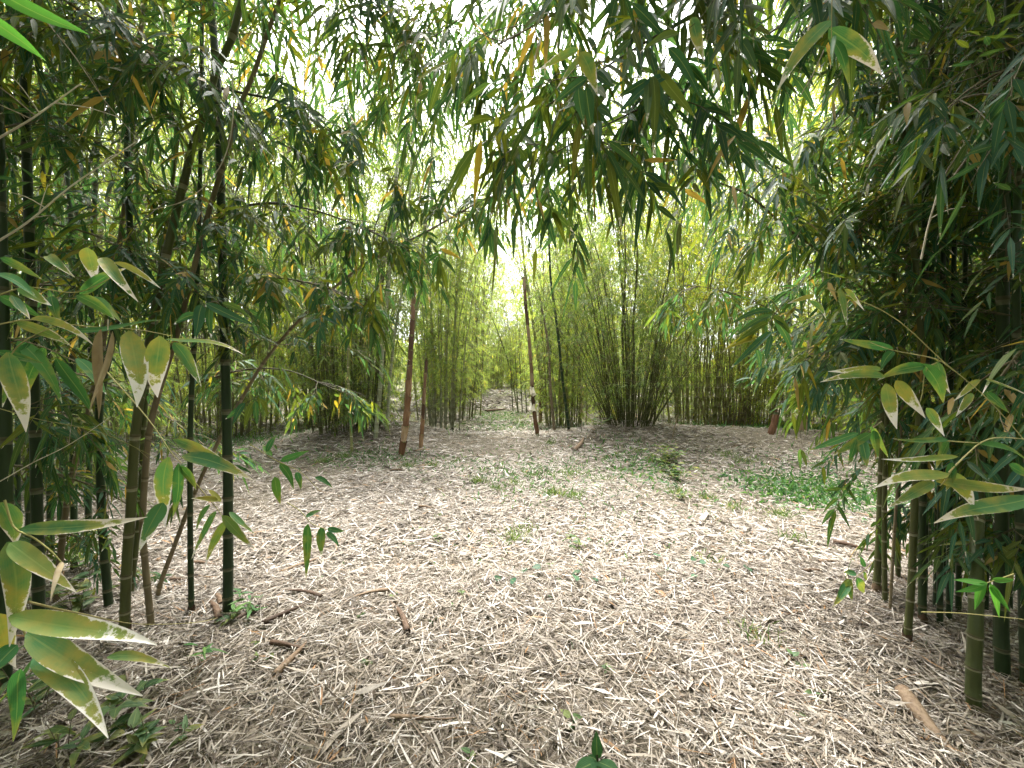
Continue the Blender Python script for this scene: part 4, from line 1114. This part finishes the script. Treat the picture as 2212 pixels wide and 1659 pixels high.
twig('thin yellow stem crossing the front of the right clump low down', [(1990, 1322, 1.4), (2080, 1325, 1.4), (2212, 1338, 1.35), (2260, 1345, 1.3)], .0018, mat='twig_yellow', name='runner_stem')
twig('pale dry twig slanting through the right foliage', [(1990, 560, 1.6), (2010, 470, 1.6), (2040, 380, 1.65), (2090, 300, 1.7)], .0036, side=5)
twig('pale brown twig rising at the upper right edge', [(2060, 380, 1.5), (2120, 300, 1.5), (2180, 240, 1.5), (2230, 200, 1.5)], .003, side=4)
twig('thin fawn twig low in the left stalks, almost level', [(-10, 880, 1.6), (80, 905, 1.6), (220, 935, 1.65), (340, 990, 1.7)], .0018, mat='twig_yellow', side=2)
twig('fine level twig among the low left stalks', [(140, 1000, 2.2), (230, 965, 2.2), (330, 950, 2.25), (420, 945, 2.3)], .0022, mat='twig', side=4)
twig('dead branchlet slanting at the foot of the left stalks', [(0, 1040, 1.5), (70, 1000, 1.55), (150, 960, 1.6), (240, 900, 1.65)], .002, side=3)


# ------------------------------------------------------------------ things lying on the litter
def fallen(x0, y0, x1, y1, wpx, label, mat='fallen', wide=False, lift=.036, cat='fallen sheath', name='fallen_sheath'):
    a, b = G(x0, y0), G(x1, y1)
    a[2] += lift
    b[2] += lift
    Y = .5 * (a[1] + b[1])
    w = .72 * wpx / F * Y
    n, k = 14, 9
    L = np.linalg.norm(b - a)
    d = nz(b - a)
    sd = nz(np.cross(d, np.array([0, 0, 1.])))
    t = np.linspace(0, 1, n)
    c = a + (b - a) * t[:, None] + sd * (.04 * L * np.sin(t * 3.1))[:, None]
    c[:, 2] = np.maximum(c[:, 2], ground(c[:, 0], c[:, 1]) + lift) + .006 * np.sin(t * 5)
    ht = w * .5 * (1 - .75 * t ** 2.2)
    curl = np.radians(np.linspace(235, 170, n)) if not wide else np.radians(np.linspace(70, 40, n))
    V = np.zeros((n, k, 3))
    for i in range(n):
        ang = np.linspace(-curl[i] / 2, curl[i] / 2, k) + .5
        R = ht[i] if not wide else ht[i] * 1.7
        V[i] = c[i] + sd * (R * np.sin(ang))[:, None] + np.array([0, 0, 1.]) * (R * np.cos(ang))[:, None]
    i = np.arange(n - 1)[:, None]
    j = np.arange(k - 1)[None]
    f = np.stack([i * k + j, i * k + j + 1, (i + 1) * k + j + 1, (i + 1) * k + j], -1).reshape(-1, 4)
    mb = MB()
    lf = np.zeros((n, k, 3))
    lf[..., 1] = t[:, None]
    mb.add(V, f, lf, np.broadcast_to(RNG.random(3), (n, k, 3)))
    ob = mb.build(name, M[mat], None, a)
    ob.location = Vector([float(q) for q in a])
    sm = ob.modifiers.new('thickness', 'SOLIDIFY')
    sm.thickness = .0016
    tag(ob, label, cat)


for q in [
    (473, 1352, 445, 1304, 20, 'curled brown sheath lying at the foot of the ringed dark stalk, lower one'),
    (478, 1320, 458, 1288, 18, 'curled sheath with a white inside at the foot of the ringed dark stalk'),
    (567, 1361, 682, 1304, 15, 'long brown sheath slanting on the litter right of the ringed stalk'),
    (508, 1353, 570, 1320, 15, 'short tan sheath between the ringed stalk and the long slanting sheath'),
    (695, 1301, 595, 1284, 13, 'flat brown sheath piece lying above the long slanting one'),
    (592, 1478, 662, 1398, 20, 'pointed brown sheath alone on the litter at lower left'),
    (585, 1402, 668, 1413, 15, 'tan sheath touching the tip of the pointed brown one'),
    (608, 1247, 694, 1210, 11, 'thin dark brown sheath high on the litter near the left stalks'),
    (420, 1225, 482, 1230, 11, 'small tan sheath lying behind the two ringed dark stalks'),
    (365, 1263, 420, 1262, 10, 'dark sheath sliver behind the near left stalks'),
    (848, 1286, 737, 1308, 15, 'brown quill shaped sheath left of the path centre, lying almost level'),
    (880, 1380, 843, 1310, 19, 'brown curled sheath pointing away, right of the quill shaped one'),
    (842, 1568, 985, 1569, 13, 'straight tan sheath stick lying level near the bottom of the view'),
    (1800, 1178, 1890, 1200, 13, 'reddish brown sheath lying left of the right clump, farthest of three'),
    (1768, 1224, 1815, 1221, 12, 'short brown sheath left of the right clump, middle of three'),
    (1735, 1244, 1790, 1242, 11, 'dull brown sheath left of the right clump, nearest of three'),
    (1240, 977, 1260, 948, 13, 'dark brown sheath chip standing on the litter before the bushy clump'),
    (905, 1100, 945, 1104, 7, 'small brown stick like sheath on the path centre left'),
    (868, 1020, 830, 1022, 8, 'dark sheath scrap at the foot of the thickest sheathed pole'),
    (1050, 890, 1095, 884, 9, 'dark heap like dry scrap across the narrow far path'),
]:
    fallen(*q)
fallen(1950, 1512, 2070, 1655, 46, 'big glossy brown trough shaped sheath in the lower right corner', wide=False)
fallen(1412, 1126, 1440, 1140, 11, 'cream papery sheath on the litter right of the centre', 'sheath_pale', True)
fallen(1512, 1136, 1524, 1110, 14, 'white upright papery sheath on the litter right of the centre', 'sheath_pale', True)
fallen(1893 - 60, 1246, 1832, 1262, 12, 'small white papery scrap left of the right clump', 'sheath_pale', True)
fallen(1700, 1190, 1712, 1180, 14, 'pale papery chip on the litter before the grassy patch', 'sheath_pale', True)


# ------------------------------------------------------------------ small plants
def weed(px, py, h, n, L, W, label, group=None, mat='grassy', spread=1.0, name='weed', cat='weed', Y=None, stemless=False, up0=.5, nst=6):
    if h < .3:
        h, L, W = h * .9, L * .85, W * .8
    b = G(px, py) if Y is None else np.array([(px - CX) / F * Y, Y, float(ground((px - CX) / F * Y, Y))])
    t = thing(name, b, label, cat, group)
    mb, ml = MB(), MB()
    k = max(2, n // 4)
    base = np.repeat(b[None], k, 0) + np.stack([RNG.normal(0, .02 * spread, k), RNG.normal(0, .02 * spread, k), np.zeros(k)], 1)
    top = base + np.stack([RNG.normal(0, .35 * h * spread, k), RNG.normal(0, .35 * h * spread, k), h * RNG.uniform(.6, 1.1, k)], 1)
    s = np.linspace(0, 1, 6)
    pts = base[:, None] + (top - base)[:, None] * s[None, :, None]
    pts[..., :2] += (RNG.normal(0, .1 * h, (k, 1, 2)) * (s * (1 - s))[None, :, None])
    tubes(mb, pts, np.full((k, 6), max(.0012, .012 * L)), 5)
    i = RNG.integers(0, k, n)
    q = RNG.uniform(.35, 1, n)
    j = np.minimum((q * 5).astype(int), 4)
    o = pts[i, j] + (pts[i, j + 1] - pts[i, j]) * (q * 5 - j)[:, None]
    az = RNG.uniform(0, 6.28, n)
    d = np.stack([np.cos(az), np.sin(az), RNG.uniform(-.1, up0, n)], 1)
    leaves(ml, o, d, np.stack([RNG.normal(0, .3, n), RNG.normal(0, .3, n), np.ones(n)], 1), L * RNG.uniform(.6, 1.2, n), W * RNG.uniform(.7, 1.2, n), RNG.uniform(0, .4, n), nst, None, .2, rib=True)
    mb.build('stem', M['twig'] if mat != 'grass' else M['twig_yellow'], t, b)
    ml.build('foliage', M[mat], t, b)
    return t


def tuft(px, py, n, L, label, group=None, W=.007, spread=.08, Y=None):
    n, L = int(n * 1.6), L * 1.25
    b = G(px, py)
    mb = MB()
    o = np.repeat(b[None], n, 0) + np.stack([RNG.normal(0, spread, n), RNG.normal(0, spread, n), np.zeros(n)], 1)
    d = np.stack([RNG.normal(0, .5, n), RNG.normal(0, .5, n), np.ones(n)], 1)
    leaves(mb, o, d, np.stack([RNG.normal(0, 1, n), RNG.normal(0, 1, n), np.full(n, .2)], 1), L * RNG.uniform(.5, 1.2, n), np.full(n, W), RNG.uniform(.1, .6, n), 5)
    ob = mb.build('grass_tuft', M['grass'], None, b)
    ob.location = Vector([float(q) for q in b])
    tag(ob, label, 'grass tuft', group)


TG = 'grass tufts scattered over the litter'
for q in [(1035, 1045, 70, .16), (1070, 1060, 50, .14), (1110, 1050, 60, .14), (1195, 1072, 90, .18), (1240, 1078, 60, .16), (1235, 1030, 60, .2), (1150, 1030, 50, .14), (1110, 1170, 70, .14), (1130, 1150, 40, .14), (1530, 1080, 50, .14), (1640, 1385, 50, .12), (1530, 1215, 30, .1),
          (985, 1000, 40, .14), (935, 1010, 40, .14), (1300, 1040, 40, .14), (1580, 1100, 50, .14), (1460, 1070, 50, .16), (1690, 1120, 60, .16), (880, 1010, 50, .16), (740, 990, 60, .18), (700, 1000, 50, .18), (1160, 920, 80, .25), (1120, 915, 60, .25), (980, 925, 60, .2), (1040, 915, 70, .22), (1190, 960, 40, .18), (1600, 1000, 60, .2), (1560, 985, 60, .2), (1420, 1000, 50, .2), (1710, 1170, 40, .12), (1380, 980, 40, .18)]:
    tuft(*q[:4], 'wispy green grass tuft growing through the litter', TG, spread=.07 if q[3] < .2 else .16)
SG = 'seedlings scattered over the litter'
for (x, y) in [(940, 1180), (1000, 1290), (880, 1180), (855, 1300), (765, 1345), (1320, 1460), (1740, 1440), (1330, 1120), (1440, 1195), (1630, 1240), (1350, 1245), (1480, 1270), (950, 1120), (900, 1150), (1010, 1080), (1260, 1010), (1390, 1060), (1550, 1130), (1600, 1180), (575, 1430), (560, 1400), (1800, 1490), (985, 1065), (1090, 1085), (1180, 1230), (1420, 1250), (795, 1440)]:
    weed(x, y, .05, 8, .045, .022, 'tiny green seedling sprouting through the litter', SG, spread=.8, name='seedling', cat='seedling')
weed(945, 1170, .09, 14, .07, .03, 'dark low weed on the path, left of the grassy middle', spread=1.)
weed(1240, 1190, .17, 18, .08, .04, 'upright dark leaved weed standing alone in the middle of the litter')
weed(1440, 1000, .34, 110, .12, .06, 'dark leafy weed bush spilling down the litter before the bushy clump', spread=1.6)
weed(1455, 1040, .31, 80, .11, .055, 'dark trailing weed just below the weed bush', spread=1.6)
weed(1470, 1080, .12, 30, .08, .04, 'lowest dark weed trailing from the weed bush', spread=1.4)
weed(1725, 1560, .05, 5, .05, .03, 'small weed with dark leaves low right of the centre', spread=.5)
weed(1765, 1520, .05, 8, .055, .035, 'bright light green weed on the litter at lower right', spread=.6)
weed(1735, 1450, .07, 8, .075, .035, 'dark three leaved weed at the right of the litter', spread=.6)
weed(1238, 1575, .05, 6, .06, .042, 'round leaved dark weed near the bottom centre', spread=.6)
weed(1018, 1655, .05, 6, .05, .036, 'bluish round leaved weed at the bottom edge, left of the centre', spread=.6)
weed(1290, 930, .45, 26, .16, .08, 'broad leaved pale weed at the foot of the bushy clump, left side', spread=1.2)
weed(1330, 990, .12, 16, .1, .05, 'low bluish weed on the litter before the bushy clump', spread=1.2)
weed(1510, 900, .5, 50, .2, .09, 'broad leaved weed between the bushy clump and the twiggy clump', spread=1.6)
weed(1570, 905, .4, 40, .18, .09, 'glossy broad leaved weed at the foot of the twiggy clump', spread=1.6)
weed(1000, 920, .15, 24, .12, .06, 'small leafy weed on the path before the thin upright clump', spread=1.6)
weed(945, 900, .7, 50, .2, .07, 'tall leafy weed at the foot of the thin upright clump', spread=1.2, mat='grass')
weed(870, 885, 1.3, 160, .22, .07, 'ferny light green shrub behind the thickest sheathed pole', spread=1., mat='grass', name='shrub', cat='shrub')
weed(545, 1330, .16, 26, .12, .025, 'fresh bamboo like sprout at the foot of the ringed dark stalk', mat='weed', spread=1.2)
weed(500, 1345, .08, 14, .1, .03, 'low leafy sprout touching the base of the ringed dark stalk', spread=1.)
weed(425, 1460, .22, 9, .12, .026, 'drooping narrow leaved sprout on the litter at lower left', mat='weed', spread=.6)
weed(290, 1520, .16, 16, .12, .055, 'broad leaved dark green weed beside the large worn leaves', spread=1.2)
weed(330, 1620, .16, 18, .11, .045, 'dusky weed with pointed leaves at the lower left', spread=1.1)
weed(255, 1600, .10, 10, .09, .06, 'light green oval leaved weed under the large worn leaves', spread=.9)
weed(410, 1590, .07, 9, .08, .036, 'small green weed right of the lower left weeds', spread=.8)
weed(80, 1560, .26, 26, .15, .035, 'dark weed mass in the bottom left corner', spread=1.1)
weed(150, 1640, .2, 18, .13, .035, 'shadowy weed at the bottom edge under the worn leaves', spread=1.1)
weed(170, 1330, .28, 46, .12, .05, 'leafy weed among the feet of the left stalks', spread=1.1)
weed(60, 1350, .4, 40, .14, .035, 'dark weed behind the large worn leaves at the left edge', spread=1.1)
weed(170, 1250, .3, 40, .12, .045, 'bright leafed weed between the left stalks, farther back', spread=1.1)
b = np.array([.262, 1.25, float(ground(.262, 1.25))])
t = thing('sapling', b, 'dark sapling at the bottom edge with one upright leaf and two broad leaves', 'sapling')
mb = MB()
tubes(mb, spline([b, P(1292, 1660, 1.25), P(1290, 1632, 1.25)], 8)[None], np.full((1, 8), .0035), 6)
mb.build('stem', M['twig'], t, b)
for (x0, y0, x1, y1, w, dy) in [(1290, 1640, 1288, 1575, 24, .03), (1290, 1645, 1238, 1664, 34, -.12), (1290, 1645, 1338, 1662, 34, -.12), (1290, 1642, 1270, 1630, 14, .05), (1291, 1645, 1300, 1690, 34, -.16)]:
    a, e = P(x0, y0, 1.25), P(x1, y1, 1.25 + dy)
    m2 = MB()
    up = np.array([[0, -.8, .6]]) if y1 < y0 else np.array([[0, -.2, 1.]])
    leaves(m2, a[None], (e - a)[None], up, np.array([np.linalg.norm(e - a)]), np.array([w / F * 1.25]), np.array([.05]), 10, np.array([[.1, .3, 0]]), .15, rib=True)
    m2.build('leaf', M['weed'], t, b)


# creeping vine with heart shaped leaves across the path
def vine():
    px = [(1060, 1278), (1140, 1268), (1200, 1262), (1270, 1268), (1330, 1258), (1400, 1264), (1470, 1252), (1540, 1258), (1610, 1250), (1680, 1252)]
    pts = np.array([G(*q) + np.array([0, 0, .035]) for q in px])
    path = spline(pts, 60)
    o = path[0].copy()
    t = thing('creeping_vine', o, 'creeping vine with bluish heart shaped leaves crossing the litter', 'vine')
    mb = MB()
    tubes(mb, path[None], np.full((1, 60), .0018), 5)
    mb.build('stem', M['twig'], t, o)
    for i in range(17):
        k = int(RNG.integers(1, 58))
        a = path[k] + np.array([RNG.normal(0, .04), RNG.normal(0, .10), RNG.uniform(-.02, .05)])
        n = 9
        L = RNG.uniform(.04, .062)
        az = RNG.uniform(0, 6.28)
        d = np.array([np.cos(az), np.sin(az), -.1])
        up = nz(np.array([RNG.normal(0, .3), -.5 + RNG.normal(0, .2), .8]))
        sd = nz(np.cross(d, up))
        th = np.linspace(0, 1, n)
        w = L * .62 * np.sqrt(np.clip(th * 3.2, 0, 1)) * (1 - th ** 1.6) + .0006
        back = -.28 * L * np.exp(-((th - .12) / .12) ** 2)
        c = a + d * (L * th)[:, None]
        A = c + sd * w[:, None] + d * back[:, None] + up * (w * .15)[:, None]
        B = c - sd * w[:, None] + d * back[:, None] + up * (w * .15)[:, None]
        V = np.stack([A, c, B], 1)
        f = []
        for q in range(n - 1):
            for j in range(2):
                f.append([q * 3 + j, q * 3 + j + 1, q * 3 + j + 4, q * 3 + j + 3])
        m2 = MB()
        lf = np.zeros((n, 3, 3))
        lf[..., 0] = [-1, 0, 1]
        lf[..., 1] = th[:, None] * .8
        m2.add(V, f, lf, np.broadcast_to(RNG.random(3) * np.array([1, 1, .3]), (n, 3, 3)))
        m2.build('leaf', M['vine'], t, o)


vine()


# ground cover: grass and low herbs nobody could count
def ground_cover():
    mb = MB()

    def patch(n, cx, cy, sx, sy, L, W, up=.8):
        x = RNG.normal(cx, sx, n)
        y = np.maximum(RNG.normal(cy, sy, n), 2.2)
        o = np.stack([x, y, ground(x, y)], 1)
        d = np.stack([RNG.normal(0, .6, n), RNG.normal(0, .6, n), RNG.uniform(.2, 1.2, n) * up], 1)
        leaves(mb, o, d, np.stack([RNG.normal(0, .6, n), RNG.normal(0, .6, n), np.ones(n)], 1), L * RNG.uniform(.5, 1.3, n), W * RNG.uniform(.6, 1.3, n), RNG.uniform(.1, .5, n), 4)
    patch(3600, 4.6, 5.7, .55, .55, .13, .035)          # green patch right of the litter bank
    patch(350, 4.6, 6.8, .7, .5, .13, .02)
    patch(500, 6.0, 7.4, .8, .6, .16, .02)
    patch(6500, 7.5, 13.2, 2.2, 1.0, .22, .03)            # grass beyond the right bank
    patch(1500, .3, 6.6, .8, .8, .14, .018)
    patch(420, 2.3, 7.2, .35, .9, .16, .03)
    patch(300, 1.2, 3.6, 1.1, .7, .07, .016)
    patch(900, 1.0, 5.2, .9, .9, .10, .010)
    patch(900, -2.6, 7.6, .9, .4, .16, .014)
    patch(1100, -.1, 13.8, .9, 1.2, .16, .016)
    patch(900, -.6, 17.5, .9, 1.2, .2, .02)
    patch(3000, -8, 10.5, 2.2, 1.4, .2, .02)
    patch(700, 2.1, 8.2, 1.2, 1.0, .14, .02)
    tag(mb.build('ground_cover', M['weed']), 'low green grass and herbs spreading over the ground in patches', 'ground cover', kind='stuff')


ground_cover()

# distant wood closing the view behind the counted clumps
def far_wood():
    mb = MB()
    n = 60000
    a = RNG.uniform(-1.25, 1.25, n)
    r = RNG.uniform(52, 74, n)
    x, y = np.sin(a) * r, np.cos(a) * r
    top = 6.5 + 3.0 * np.sin(a * 9) + 1.6 * np.sin(a * 23 + 1)
    z = ground(x, y) + top * RNG.random(n) ** .8
    o = np.stack([x, y, z], 1)
    d = nz(RNG.normal(0, 1, (n, 3)) + np.array([0, 0, -.4]))
    leaves(mb, o, d, RNG.normal(0, 1, (n, 3)), RNG.uniform(.5, .9, n), RNG.uniform(.14, .26, n), np.full(n, .2), 3)
    tag(mb.build('distant_woodland', M['leaf_far']), 'far off green woodland closing the view behind the bamboo grove', 'woodland', kind='stuff')


far_wood()

# ------------------------------------------------------------------ sky, sun, camera
SUN_EL, SUN_AZ = math.radians(64), math.radians(-14)   # in front of the viewer, a little left
w = bpy.data.worlds.new('World')
S.world = w
w.use_nodes = True
nt = w.node_tree
nt.nodes.clear()
sky = N(nt, 'ShaderNodeTexSky', sky_type='NISHITA')
sky.sun_disc = False
sky.sun_elevation = SUN_EL
sky.sun_rotation = SUN_AZ
sky.air_density = 1.0
sky.dust_density = 5.0
sky.ozone_density = 1.0
hs = N(nt, 'ShaderNodeHueSaturation')
hs.inputs['Saturation'].default_value = .30       # thin bright cloud
nt.links.new(sky.outputs[0], hs.inputs['Color'])
bg = N(nt, 'ShaderNodeBackground')
bg.inputs['Strength'].default_value = .15
nt.links.new(hs.outputs[0], bg.inputs[0])
ow = N(nt, 'ShaderNodeOutputWorld')
nt.links.new(bg.outputs[0], ow.inputs[0])

sd = bpy.data.lights.new('sun', 'SUN')
sd.energy = 1.5
sd.angle = math.radians(18)
sd.color = (1.0, .96, .88)
so = bpy.data.objects.new('sun', sd)
COL.objects.link(so)
dirv = Vector((math.sin(SUN_AZ) * math.cos(SUN_EL), math.cos(SUN_AZ) * math.cos(SUN_EL), math.sin(SUN_EL)))
so.rotation_euler = dirv.to_track_quat('Z', 'Y').to_euler()
so.location = dirv * 60

cd = bpy.data.cameras.new('camera')
cd.sensor_width = 36
cd.lens = 36 * 400 / 1024
cd.clip_start = .05
cd.clip_end = 2000
co = bpy.data.objects.new('camera', cd)
co.location = (0, 0, EYE)
co.rotation_euler = (math.radians(90), 0, 0)
COL.objects.link(co)
S.camera = co

S.view_settings.view_transform = 'Standard'
S.view_settings.look = 'None'
S.view_settings.exposure = 2.95
S.view_settings.gamma = 1
S.cycles.use_denoising = True
S.cycles.max_bounces = 7
S.cycles.diffuse_bounces = 4
S.cycles.glossy_bounces = 2
S.cycles.transmission_bounces = 4
S.cycles.transparent_max_bounces = 4
S.cycles.sample_clamp_indirect = 6
S.cycles.use_light_tree = False
S.cycles.use_adaptive_sampling = True
S.cycles.adaptive_threshold = .025
